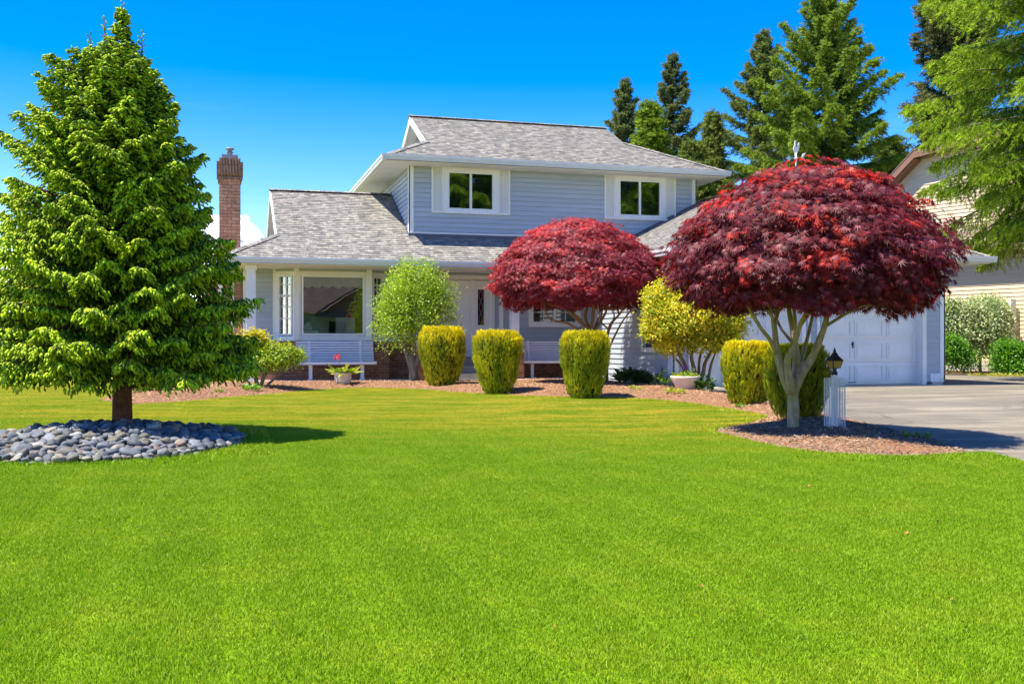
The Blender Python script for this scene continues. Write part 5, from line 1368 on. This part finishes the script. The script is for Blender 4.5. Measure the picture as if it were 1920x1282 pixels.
Z = 18.8; b0 = onZ(285, 745, Z)
puff('low leafy green shrub on the mulch seen beneath the spruce boughs', 'shrub', 'low_shrub', b0, [loZ(280, 722, Z, 30, 20), loZ(300, 715, Z, 26, 18), loZ(262, 728, Z, 18, 12)], 2600, .055, (0.33, 0.37, 0.05), (0.1, 0.2, 0.02), 54, jag=.3, shell=.8)
puff('pale twiggy shrub between the grey pot and the spruce trunk', 'shrub', 'low_shrub', onZ(335, 725, 20.5), [loZ(330, 700, 20.5, 34, 28), loZ(352, 712, 20.5, 20, 14)], 1500, .05, (0.5, 0.45, 0.3), (0.22, 0.24, 0.08), 55, jag=.3, shell=.9)

puff('long dark hedge far beyond the lawn behind the spruce', 'hedge', 'hedge', onZ(150, 690, 40), [loZ(x_, 648, 40, 60, 50) for x_ in (-260, -180, -100, -20, 60, 140, 220, 300, 380, 440)], 16000, .16, (0.14, 0.24, 0.03), (0.05, 0.1, 0.015), 56, jag=.2)

# ---- clipped golden cypresses
def clipped(label, px, Z, ytop, ybot, wtop, wmid, wbot, seed, dep=1.0, golden=1.0, green=1.0):
    r = np.random.default_rng(seed); k = Z/FOC; b = onZ(px, ybot, Z); zt_ = HC+(CY-ytop)*k; H = zt_-b.z
    t = tag(empty('clipped_cypress', b), label, 'clipped shrub', 'clipped cypress bushes along the bed')
    rp = lambda h: np.interp(h, [0, .08, .3, .6, .85, .95, 1.0], np.array([wbot*.8, wbot, (wbot+wmid)/2, wmid, wtop, wtop*.955, wtop*.80])*k/2)
    n = 9500; side = r.random(n) < .8; h = np.where(side, r.random(n)**.8, 1.0); ph = r.uniform(0, 2*np.pi, n)
    sq = 1/np.maximum(np.abs(np.cos(ph))**4+np.abs(np.sin(ph))**4, 1e-6)**.25; sq = 1+(sq-1)*.45
    lump = np.array([noise.noise(Vector((math.cos(p)*2.2, math.sin(p)*2.2, q*3+seed))) for p, q in zip(ph, h)])
    lump2 = np.array([noise.noise(Vector((math.cos(p)*7, math.sin(p)*7, q*5+seed))) for p, q in zip(ph, h)])
    rad = rp(h)*sq*(1+.085*lump+.06*lump2)-r.random(n)**1.5*.09; rad = np.where(side, rad, rp(.985)*sq*np.sqrt(r.random(n))*1.0)
    z = b.z+h*H+np.where(side, 0, r.normal(0, .018, n)+.035*lump2+.02)-.03
    P = np.column_stack([b.x+rad*np.cos(ph), b.y+rad*np.sin(ph)*dep, z]); o = np.column_stack([np.cos(ph), np.sin(ph), np.zeros(n)])
    gaps = side & (lump2 < -.28) & (r.random(n) < .6); P = P[~gaps]; o = o[~gaps]; h = h[~gaps]; side = side[~gaps]; lump = lump[~gaps]; n = len(P)
    d = nz(o*np.where(side, .45, .25)[:, None]+np.array([0, 0, 1.0])+r.normal(0, .2, (n, 3))); up = nz(o+r.normal(0, .45, (n, 3))+np.where(side, 0, 1)[:, None]*rdir(n, r))
    g = np.clip(.55*sstep(.72, 1.0, h)+.36+.35*lump+r.normal(0, .18, n)+np.where(side, 0, .4), 0, 1)*golden
    col = mixc(np.array((.14, .23, .012))*green, (.78, .66, .012), np.clip(g, 0, 1))*r.uniform(.75, 1.25, (n, 1))
    sc = np.clip(.075*r.uniform(.7, 1.25, n), 0, 1)*(.75+.25*k/.011)
    v1 = inst(*T_FROND, P, frames(d, up), np.column_stack([sc*.8, sc, sc]), col)
    # twiggy heart that keeps the bush opaque
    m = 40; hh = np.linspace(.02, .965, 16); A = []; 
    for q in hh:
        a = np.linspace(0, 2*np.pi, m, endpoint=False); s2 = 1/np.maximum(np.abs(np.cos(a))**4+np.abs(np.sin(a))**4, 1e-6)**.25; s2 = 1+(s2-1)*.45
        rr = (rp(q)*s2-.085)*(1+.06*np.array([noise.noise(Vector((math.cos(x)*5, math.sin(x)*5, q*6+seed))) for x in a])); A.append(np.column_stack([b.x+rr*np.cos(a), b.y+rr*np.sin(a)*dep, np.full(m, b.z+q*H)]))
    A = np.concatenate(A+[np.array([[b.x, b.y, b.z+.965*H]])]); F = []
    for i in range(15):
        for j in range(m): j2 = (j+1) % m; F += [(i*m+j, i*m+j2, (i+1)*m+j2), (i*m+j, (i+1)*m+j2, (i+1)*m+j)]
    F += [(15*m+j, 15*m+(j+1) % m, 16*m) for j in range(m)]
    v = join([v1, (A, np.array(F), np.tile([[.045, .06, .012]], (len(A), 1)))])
    mesh_np('crown', v[0], v[1], M['cypress'], v[2], t)
    MB().tube([b+Vector((0, 0, -.1)), b+Vector((0, 0, .25))], [.06, .05], 8).build('stem', M['bark_grey'], t)
clipped('clipped golden cypress nearest the round green shrub, left of the steps', 829, 22.2, 619, 725, 84, 85, 52, 61)
clipped('clipped golden cypress bulging at the top, before the porch steps', 932, 19.7, 627, 738, 89, 85, 56, 62)
clipped('clipped golden cypress narrowing to its base in front of the smaller maple', 1096, 18.4, 628, 745, 89, 86, 58, 63, golden=.85)
clipped('broad clipped golden cypress in front of the left garage door', 1402, 16.6, 648, 757, 90, 92, 66, 64)
clipped('darker green clipped cypress directly behind the large maple trunk', 1494, 13.7, 655, 780, 106, 118, 84, 65, golden=.45, green=.75)

# ---- pots
P = onZ(643, 720, 22.8); pz = .085
pot = tag(empty('flower_pot', (P.x, P.y, pz)), 'carved cream stone pot with one red bloom in front of the bench', 'flower pot')
m = MB(); m.lathe((P.x, P.y, pz), [(.13, 0), (.145, .02), (.165, .08), (.19, .2), (.2, .24), (.215, .25), (.215, .275), (.19, .28), (.18, .25), (.01, .24)], 28)
for k in range(14):
    a = 2*math.pi*k/14; pts = [Vector((P.x+(.152+.04*s)*math.cos(a+.25*math.sin(s*3)), P.y+(.152+.04*s)*math.sin(a+.25*math.sin(s*3)), pz+.04+.16*s)) for s in (0, .35, .7, 1)]
    m.tube(pts, [.008, .014, .014, .006], 5)
m.build('pot', M['pot'], pot)
def leafy(P, z, rad, hgt, n, leaf, c1, c2, seed, long=False):
    r = np.random.default_rng(seed); a = r.uniform(0, 2*np.pi, n); q = np.sqrt(r.random(n))*rad
    pos = np.column_stack([P[0]+q*np.cos(a), P[1]+q*np.sin(a), z+r.uniform(0, hgt, n)*(1.1-q/rad*.6)]); d = nz(np.column_stack([np.cos(a), np.sin(a), r.uniform(.1, 1.2, n)])+r.normal(0, .3, (n, 3)))
    return inst(*(T_LEAFN if long else T_LEAF), pos, frames(d, rdir(n, r)*.6+np.array([0, 0, 1])), leaf*r.uniform(.6, 1.3, n), mixc(c2, c1, r.random(n)))
v = join([leafy((P.x, P.y), pz+.24, .2, .12, 260, .085, (.4, .45, .05), (.1, .25, .02), 71), leafy((P.x, P.y), pz+.24, .24, .05, 26, .26, (.45, .45, .08), (.25, .35, .05), 72, True)])
pl = mesh_np('plant', v[0], v[1], M['leaf'], v[2], pot)
fz = onZ(632, 670, 22.8).z; fx = onZ(632, 670, 22.8)
m = MB(); m.tube([(P.x, P.y, pz+.25), (P.x-.05, P.y, pz+.42), (fx.x, fx.y, fz)], .006, 5); m.build('flower_stem', M['bark_grey'], pot)
r_ = np.random.default_rng(3); n = 46; d = rdir(n, r_); v = inst(*T_LEAF, np.array([[fx.x, fx.y, fz]])+d*.035, frames(d+np.array([0, 0, .2]), rdir(n, r_)), np.full(n, .05), mixc((.75, .015, .02), (.9, .08, .06), r_.random(n)))
mesh_np('flower', v[0], v[1], M['leaf'], v[2], pot)
P = onZ(1286, 733, 19.75); pz = .10
pot = tag(empty('bowl_planter', (P.x, P.y, pz)), 'wide tan bowl planter under the yellow shrub by the garage corner', 'planter')
MB().lathe((P.x, P.y, pz), [(.16, 0), (.165, .01), (.295, .25), (.305, .285), (.285, .29), (.27, .25), (.01, .24)], 36).build('bowl', M['bowl'], pot)
v = join([leafy((P.x, P.y), pz+.25, .22, .10, 260, .08, (.5, .5, .06), (.12, .28, .02), 73), leafy((P.x+.1, P.y), pz+.27, .06, .2, 10, .12, (.7, .7, .6), (.3, .4, .1), 74)])
mesh_np('plant', v[0], v[1], M['leaf'], v[2], pot)
n = 10; v = inst(*T_LEAF, np.array([[P.x-.02, P.y, pz+.46]])+rdir(n, r_)*.02, frames(rdir(n, r_), rdir(n, r_)), np.full(n, .05), mixc((.15, .05, .55), (.3, .1, .7), r_.random(n)))
mesh_np('flower', v[0], v[1], M['leaf'], v[2], pot)
P = onZ(363, 727, 20.6); pz = .08
pot = tag(empty('flower_pot', (P.x, P.y, pz)), 'plain grey round pot half hidden under the spruce boughs', 'flower pot')
MB().lathe((P.x, P.y, pz), [(.14, 0), (.2, .06), (.22, .2), (.23, .26), (.2, .26), (.01, .24)], 24).build('pot', M['greypot'], pot)
v = leafy((P.x, P.y), pz+.25, .16, .1, 80, .08, (.4, .4, .2), (.15, .22, .05), 75); mesh_np('plant', v[0], v[1], M['leaf'], v[2], pot)
# small plants on the bed
def tuft(label, px, py, Z, rad, hgt, n, leaf, c1, c2, seed, long=False, name='small_plant', grp=None):
    P = onZ(px, py, Z); z = float(bedh(np.array([[P.x, P.y]]))[0]) if pip(bed, np.array([[P.x, P.y]]))[0] else float(gh(P.x, P.y))
    v = leafy((P.x, P.y), z, rad, hgt, n, leaf, c1, c2, seed, long); o = mesh_np(name, v[0], v[1], M['leaf'], v[2], None, (P.x, P.y, z)); return tag(o, label, 'plant', grp)
tuft('dark strap leaved plant against the shaded garage side wall', 1183, 712, 22.3, .3, .28, 260, .22, (.09, .15, .03), (.03, .07, .02), 81, True, 'strap_leaf_plant')
tuft('dark leafy plant between the strap leaved plant and the garage corner', 1207, 712, 22.0, .2, .25, 300, .1, (.07, .13, .03), (.03, .07, .02), 82, False, 'leafy_plant')
tuft('dark ivy like plant trailing beside the bowl planter', 1322, 728, 19.6, .18, .3, 190, .09, (.1, .2, .03), (.04, .1, .02), 83, False, 'ivy_plant')
tuft('small green seedling on the mulch beneath the low yellow green shrub', 474, 738, 20.0, .16, .12, 90, .09, (.2, .38, .03), (.1, .25, .02), 84, False, 'seedling')
tuft('yellowish seedling at the mulch edge between two clipped cypresses', 1266, 749, 18.5, .16, .07, 80, .07, (.5, .5, .06), (.25, .35, .03), 85, False, 'seedling')
tuft('tiny seedling on the mulch right of the third clipped cypress', 1190, 733, 19.5, .10, .06, 40, .06, (.4, .45, .06), (.2, .3, .03), 86, False, 'seedling')
tuft('tiny weed at the foot of the broad clipped cypress', 1386, 760, 16.2, .07, .06, 36, .05, (.2, .36, .03), (.12, .25, .02), 87, False, 'weed')
tuft('thin grassy plant by the garage wall behind the planter', 1246, 722, 21.3, .16, .3, 60, .2, (.1, .18, .05), (.05, .1, .03), 88, True, 'thin_plant')
tuft('fern like sprig on the mulch left of the low shrub', 412, 742, 19.0, .08, .05, 40, .06, (.35, .4, .05), (.2, .3, .03), 89, False, 'seedling')
tuft('weedy tuft where the maple mulch meets the driveway', 1716, 822, 11.6, .16, .06, 60, .07, (.2, .32, .03), (.1, .2, .02), 90, True, 'weed')

# a few dead leaves lying on the lawn
r_ = np.random.default_rng(12); v = inst(*T_LEAF, np.zeros((1, 3)), np.eye(3)[None], np.ones(1), np.array([[.42, .16, .05]])); lf0 = None
for i in range(20):
    z_ = r_.uniform(3.6, 12); u_, v_ = uv_(r_.uniform(-.5, .5)*z_, z_)
    if not on_lawn(np.array([[u_, v_]]))[0]: continue
    if lf0 is None: o = lf0 = mesh_np('fallen_leaf', v[0], v[1], M['chips'], v[2])
    else: o = lf0.copy(); COL.objects.link(o)
    s_ = r_.uniform(.016, .030); o.location = (u_, v_, float(gh(u_, v_))+.022); o.scale = (s_*1.3, s_, s_); o.rotation_euler = (r_.normal(0, .4), r_.normal(0, .4), r_.uniform(0, 6.28))
    tag(o, 'small curled brown leaf fallen on the mown lawn', 'leaf', 'brown leaves scattered on the lawn')

# ============================================================ NEIGHBOUR
# the wall runs away to the left at its own angle
ND = Vector(((-.552)*CS+.834*SN, .552*SN+.834*CS, 0)); ND.normalize()   # direction of the wall, going away
NB = onZ(1840, 697, 34.6); NN = Vector((-ND.y, ND.x, 0))                # normal
if (NN.x*(-NB.x)+NN.y*(-NB.y)) < 0: NN = -NN
def onN(px, py, off=0.0):
    """point of the neighbour's wall plane (moved out by off) under a pixel"""
    x = (px-CX)/FOC; d = Vector((*uv_(x, 1), (CY-py)/FOC)); o = Vector((0, 0, HC)); p0 = NB+NN*off
    t_ = (p0-o).dot(NN)/d.dot(NN); return o+d*t_
def sN(px, py, off=0): return (onN(px, py, off)-NB).dot(ND)
nb = tag(empty('neighbour_house', (NB.x, NB.y, 0)), 'beige clapboard house with brown shingle roof and brown fascia beyond the driveway', 'house')
s_l, s_r = sN(1600, 600), sN(2080, 600)
zE = onN(1870, 475).z
wall('wall', (NB.x, NB.y), -ND, NN, 0.3, zE+.6, -s_l, -s_r, (), 'beige', nb, .135)
MB().prism([NB+ND*s_l+NN*.02+Vector((0, 0, -1)), NB+ND*s_r+NN*.02+Vector((0, 0, -1)), NB+ND*s_r+NN*.02+Vector((0, 0, 1-NB.z*0-.68)), NB+ND*s_l+NN*.02+Vector((0, 0, .32))], -NN*.2).build('foundation', M['concrete'], nb)
# lower roof: eave overhang .75, rising back
OV = .5; sl = .45
e0_, e1_ = onN(1740, 486, OV), onN(2080, 440, OV); ze = onN(1860, 462, OV).z
e0_.z = e1_.z = ze; ul = (e1_-e0_).normalized(); L = (e1_-e0_).length; q_ = math.sqrt(1+sl*sl); back = -NN
m = MB(); m.courses(e0_, ul, (back+Vector((0, 0, sl)))/q_, (NN*sl+Vector((0, 0, 1)))/q_, 3.6*q_, lambda t: [(0, L)], .16, .012)
nr_ = m.build('roof', M['brownshingle'], nb)
m = MB(); m.prism([e0_+Vector((0, 0, -.0)), e1_, e1_+Vector((0, 0, -.2)), e0_+Vector((0, 0, -.2))], NN*.03)
m.prism([e0_+Vector((0, 0, -.16)), e1_+Vector((0, 0, -.16)), e1_+Vector((0, 0, -.18)), e0_+Vector((0, 0, -.18))], -NN*OV); m.build('fascia', M['brown'], nr_)
# upper gable, set back
GO = -1.9
gA, gB = onN(1655, 362, GO), onN(1728, 284, GO); gC = onN(1930, 262, GO); gD = onN(1990, 330, GO); zb_ = onN(1800, 430, GO).z-.3
def pin(p, z): return Vector((p.x, p.y, z))
wbase = NB+NN*GO; sa = [(g-wbase).dot(-ND) for g in (gA, gB, gC, gD)]; za = [g.z for g in (gA, gB, gC, gD)]
gC.z = gB.z+.35; za[2] = gC.z
def lft(z): return sa[0]+(sa[1]-sa[0])*np.clip((z-za[0])/(za[1]-za[0]), -3, 1) if z < za[1] else sa[1]+(sa[2]-sa[1])*(z-za[1])/(za[2]-za[1])
m = wall('gable_wall', (wbase.x, wbase.y), -ND, NN, zb_, za[2]-.05, lambda z: float(lft(z)), lambda z: sa[2]+4, (), 'beige', nb, .135)
m = MB(); o_ = NN*.45
def rake(a, b, h=.30):
    m.prism([a+o_, b+o_, b+o_-Vector((0, 0, h)), a+o_-Vector((0, 0, h))], NN*.04)
gA2 = gA+(gA-gB)*.35; gC2 = gC+(gC-gB)*1.5
rake(gA2, gB); rake(gB+(gC-gB)*.001, gC2)
m.prism([gA2+o_-Vector((0, 0, .32)), gB+o_-Vector((0, 0, .32)), gB+o_-Vector((0, 0, .34)), gA2+o_-Vector((0, 0, .34))], -NN*.5)
m.build('fascia', M['brown'], nb)
m = MB(); 
for a, b in ((gA2, gB), (gB, gC2)):
    up_ = Vector((0, 0, .03)); A = [a+o_+NN*.06+up_, b+o_+NN*.06+up_, b-NN*7+up_, a-NN*7+up_]; m.face(A[::-1] if (A[1]-A[0]).cross(A[2]-A[0]).z < 0 else A); m.prism([A[0]-Vector((0, 0, .005)), A[1]-Vector((0, 0, .005)), A[1]-Vector((0, 0, .04)), A[0]-Vector((0, 0, .04))], -NN*.2)
m.build('roof', M['brownshingle'], nb)
pA_ = onN(1896, 640, .25); m = MB(); m.box(pA_.x-.1, pA_.x+.1, pA_.y-.1, pA_.y+.1, 0, onN(1896, 561, .25).z); m.build('post', M['gutter'], nb)
puff('cream and green variegated shrub climbing the beige wall past the garage', 'shrub', 'variegated_shrub', onZ(1828, 698, 33),
     [loZ(1835, 615, 33, 50, 46), loZ(1800, 612, 33, 34, 40), loZ(1870, 615, 33.2, 26, 40), loZ(1780, 600, 33, 22, 34), loZ(1842, 655, 33, 34, 22), loZ(1845, 580, 33.2, 36, 20), loZ(1775, 640, 33, 16, 30)],
     30000, .085, (0.74, 0.74, 0.46), (0.16, 0.27, 0.09), 91, [([onZ(1838, 705, 33), onZ(1838, 670, 33), onZ(1842, 640, 33)], [.06, .05, .03])], jag=.25, shell=.35)
puff('glossy green bush beside the garage corner under the variegated shrub', 'bush', 'green_bush', onZ(1790, 698, 31.5), [loZ(1785, 668, 31.5, 28, 32), loZ(1808, 680, 31.5, 22, 20), loZ(1772, 660, 31.5, 20, 26)], 6000, .085, (0.18, 0.42, 0.02), (0.06, 0.18, 0.012), 92, jag=.2)
puff('glossy green hedge below the wall post at the right edge', 'bush', 'green_bush', onZ(1885, 703, 31), [loZ(1885, 673, 31, 24, 30), loZ(1915, 675, 31, 26, 28), loZ(1950, 675, 31, 30, 30), loZ(1895, 690, 31, 30, 14)], 9000, .085, (0.20, 0.45, 0.02), (0.06, 0.19, 0.012), 93, jag=.2)
b = MB(); pts = [onZ(1772, 700, 32.5), onZ(1850, 699, 32.5), onZ(1930, 706, 30.5), onZ(2000, 712, 29), onZ(2000, 700, 34), onZ(1772, 695, 35)]
b.prism([Vector((p.x, p.y, .035)) for p in pts], (0, 0, .03)); tag(b.build('mulch_bed', M['mulch']), kind='structure')
tuft('yellowish ground cover strip at the foot of the green hedge', 1880, 706, 30.3, .9, .05, 500, .09, (.5, .42, .08), (.25, .3, .04), 94, False, 'ground_cover')
tuft('thin trailing vine tips at the big maple edge before the beige wall', 1772, 610, 33.3, .3, .1, 60, .09, (.3, .4, .08), (.1, .2, .03), 95, False, 'vine_plant')['category'] = 'vine'

# ============================================================ ACROSS THE STREET (seen in the window glass)
oh = tag(empty('opposite_house', (9.5, -16, 0)), 'gabled house with tan roof across the street, mirrored in the bay window', 'house')
m = MB(); m.box(2, 22, -24, -16, -.5, 3.0); m.build('wall', M['siding'], oh)
m = MB(); 
m.courses((1, -15.4, 2.9), (1, 0, 0), (0, -.894, .447), (0, .447, .894), 9.0, lambda t: [(0, 22)], .16, .01)
rf = m.build('roof', M['tanshingle'], oh)
m = MB(); m.prism([(6.2, -13.6, 2.9), (12.6, -13.6, 2.9), (9.4, -13.6, 4.9)], (0, -3, 0)); m.build('porch_gable', M['brown'], oh)
m = MB(); 
for s in (-1, 1): m.bar((9.4, -13.5, 5.05), (9.4+s*3.5, -13.5, 2.85), .12, .4, (0, 1, 0))
m.bar((5.9, -13.5, 2.8), (12.9, -13.5, 2.8), .2, .35, (0, 0, 1)); m.build('fascia', M['flash'], oh)
m = MB(); m.box(7, 8.5, -15.98, -15.9, .3, 2.4); m.box(10, 11.5, -15.98, -15.9, .3, 2.4); m.build('window', M['room'], oh)
src = bigc
for (x, y, s, lab) in ((18, -22, 1.7, 'tall cedar across the street mirrored in the left upper window'), (32, -22, 1.8, 'tall cedar across the street mirrored in the right upper window'), (25, -27, 1.9, 'tall cedar between its two neighbours across the street')):
    c_ = src.copy(); COL.objects.link(c_); c_.location = (x, y, 0); c_.scale = (s, s, s); c_.rotation_euler = (0, 0, x); c_['label'] = lab; c_['group'] = 'cedars across the street'
    for ch_ in list(src.children):
        d_ = ch_.copy(); COL.objects.link(d_); d_.parent = c_

# ============================================================ CLOUDS
def cloud(label, blobs, Z, seed):
    import bmesh
    r = np.random.default_rng(seed); k = Z/FOC; bm = bmesh.new(); bmesh.ops.create_icosphere(bm, subdivisions=4, radius=1)
    bv = np.array([v.co[:] for v in bm.verts]); bf = np.array([[v.index for v in f.verts] for f in bm.faces]); bm.free(); parts = []
    for px_, py_, rp_ in blobs:
        n = 5
        for i in range(n):
            a = rdir(1, r)[0]; p = onZ(px_+a[0]*rp_*.7, py_-abs(a[2])*rp_*.3, Z+a[1]*rp_*k); rr = rp_*k*r.uniform(.45, .8)
            ns = np.array([noise.fractal(Vector(b_)*1.7+Vector((i*5+seed, px_, 0)), .7, 2.2, 5) for b_ in bv]); V_ = bv*(1+.24*ns)[:, None]*rr+np.array(p)
            parts.append((V_, bf, np.ones((len(V_), 3))))
    v = join(parts); o = mesh_np('cloud', v[0], v[1], M['cloud'], v[2], None, tuple(v[0].mean(0)), smooth=True)
    return tag(o, label, 'cloud', kind='structure')
cloud('white cumulus puff low in the sky between chimney and roof', [(460, 440, 26), (440, 425, 24), (425, 450, 30), (478, 458, 20), (400, 430, 30), (395, 465, 32), (450, 475, 34), (490, 470, 14), (455, 415, 12)], 1500, 3)

# ============================================================ LIGHT, SKY, CAMERA
d = Vector((.5*.997, .5*.07, -1)).normalized()
sun = bpy.data.objects.new('sun', bpy.data.lights.new('sun', 'SUN')); COL.objects.link(sun)
sun.data.energy = 4.7; sun.data.angle = math.radians(.53); sun.data.color = (1.0, .93, .79)
sun.rotation_euler = d.to_track_quat('-Z', 'Y').to_euler(); sun.location = (-10, -5, 30)
W = bpy.data.worlds.new('World'); S.world = W
t = NT('', W)
sk = t.n('ShaderNodeTexSky', sky_type='NISHITA', sun_disc=False)
sk.sun_elevation = math.asin(-d.z); sk.sun_rotation = math.atan2(-d.x, -d.y)
sk.air_density = 1.0; sk.dust_density = .4; sk.ozone_density = 1.6; sk.altitude = 200
hs = t.n('ShaderNodeHueSaturation', i_Saturation=1.68, i_Value=.93, i_Hue=.520); t.l(sk.outputs[0], hs.inputs['Color'])
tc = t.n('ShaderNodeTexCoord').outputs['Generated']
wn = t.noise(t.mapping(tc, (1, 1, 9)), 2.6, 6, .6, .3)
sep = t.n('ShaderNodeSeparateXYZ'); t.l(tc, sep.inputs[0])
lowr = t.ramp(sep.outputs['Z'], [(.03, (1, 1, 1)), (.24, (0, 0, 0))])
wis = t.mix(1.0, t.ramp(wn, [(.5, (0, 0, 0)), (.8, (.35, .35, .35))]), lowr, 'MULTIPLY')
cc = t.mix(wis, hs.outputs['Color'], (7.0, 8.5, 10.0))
hzn_fill = t.ramp(sep.outputs['Z'], [(.0, (1, 1, 1)), (.10, (0, 0, 0))], 'EASE')  # low sky band, brightened as added fill light for the walls
cc = t.mix(hzn_fill, cc, (14, 13.2, 12.2))
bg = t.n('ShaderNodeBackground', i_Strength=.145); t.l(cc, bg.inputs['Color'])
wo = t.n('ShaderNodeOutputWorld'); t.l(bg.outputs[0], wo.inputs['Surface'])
cam = bpy.data.objects.new('camera', bpy.data.cameras.new('camera')); COL.objects.link(cam)
cam.location = (0, 0, HC); cam.rotation_euler = (math.pi/2, 0, -TH); cam.data.sensor_width = 36; cam.data.lens = 36*FOC/1920; cam.data.clip_end = 6000; cam.data.clip_start = .05
S.camera = cam
S.view_settings.view_transform = 'Standard'; S.view_settings.look = 'None'; S.view_settings.gamma = 1; S.view_settings.exposure = 1.16
S.render.engine = 'CYCLES'
cy = S.cycles; cy.max_bounces = 7; cy.diffuse_bounces = 4; cy.glossy_bounces = 3; cy.transmission_bounces = 4; cy.transparent_max_bounces = 12; cy.use_denoising = True; cy.sample_clamp_indirect = 6
cy.caustics_reflective = False; cy.caustics_refractive = False
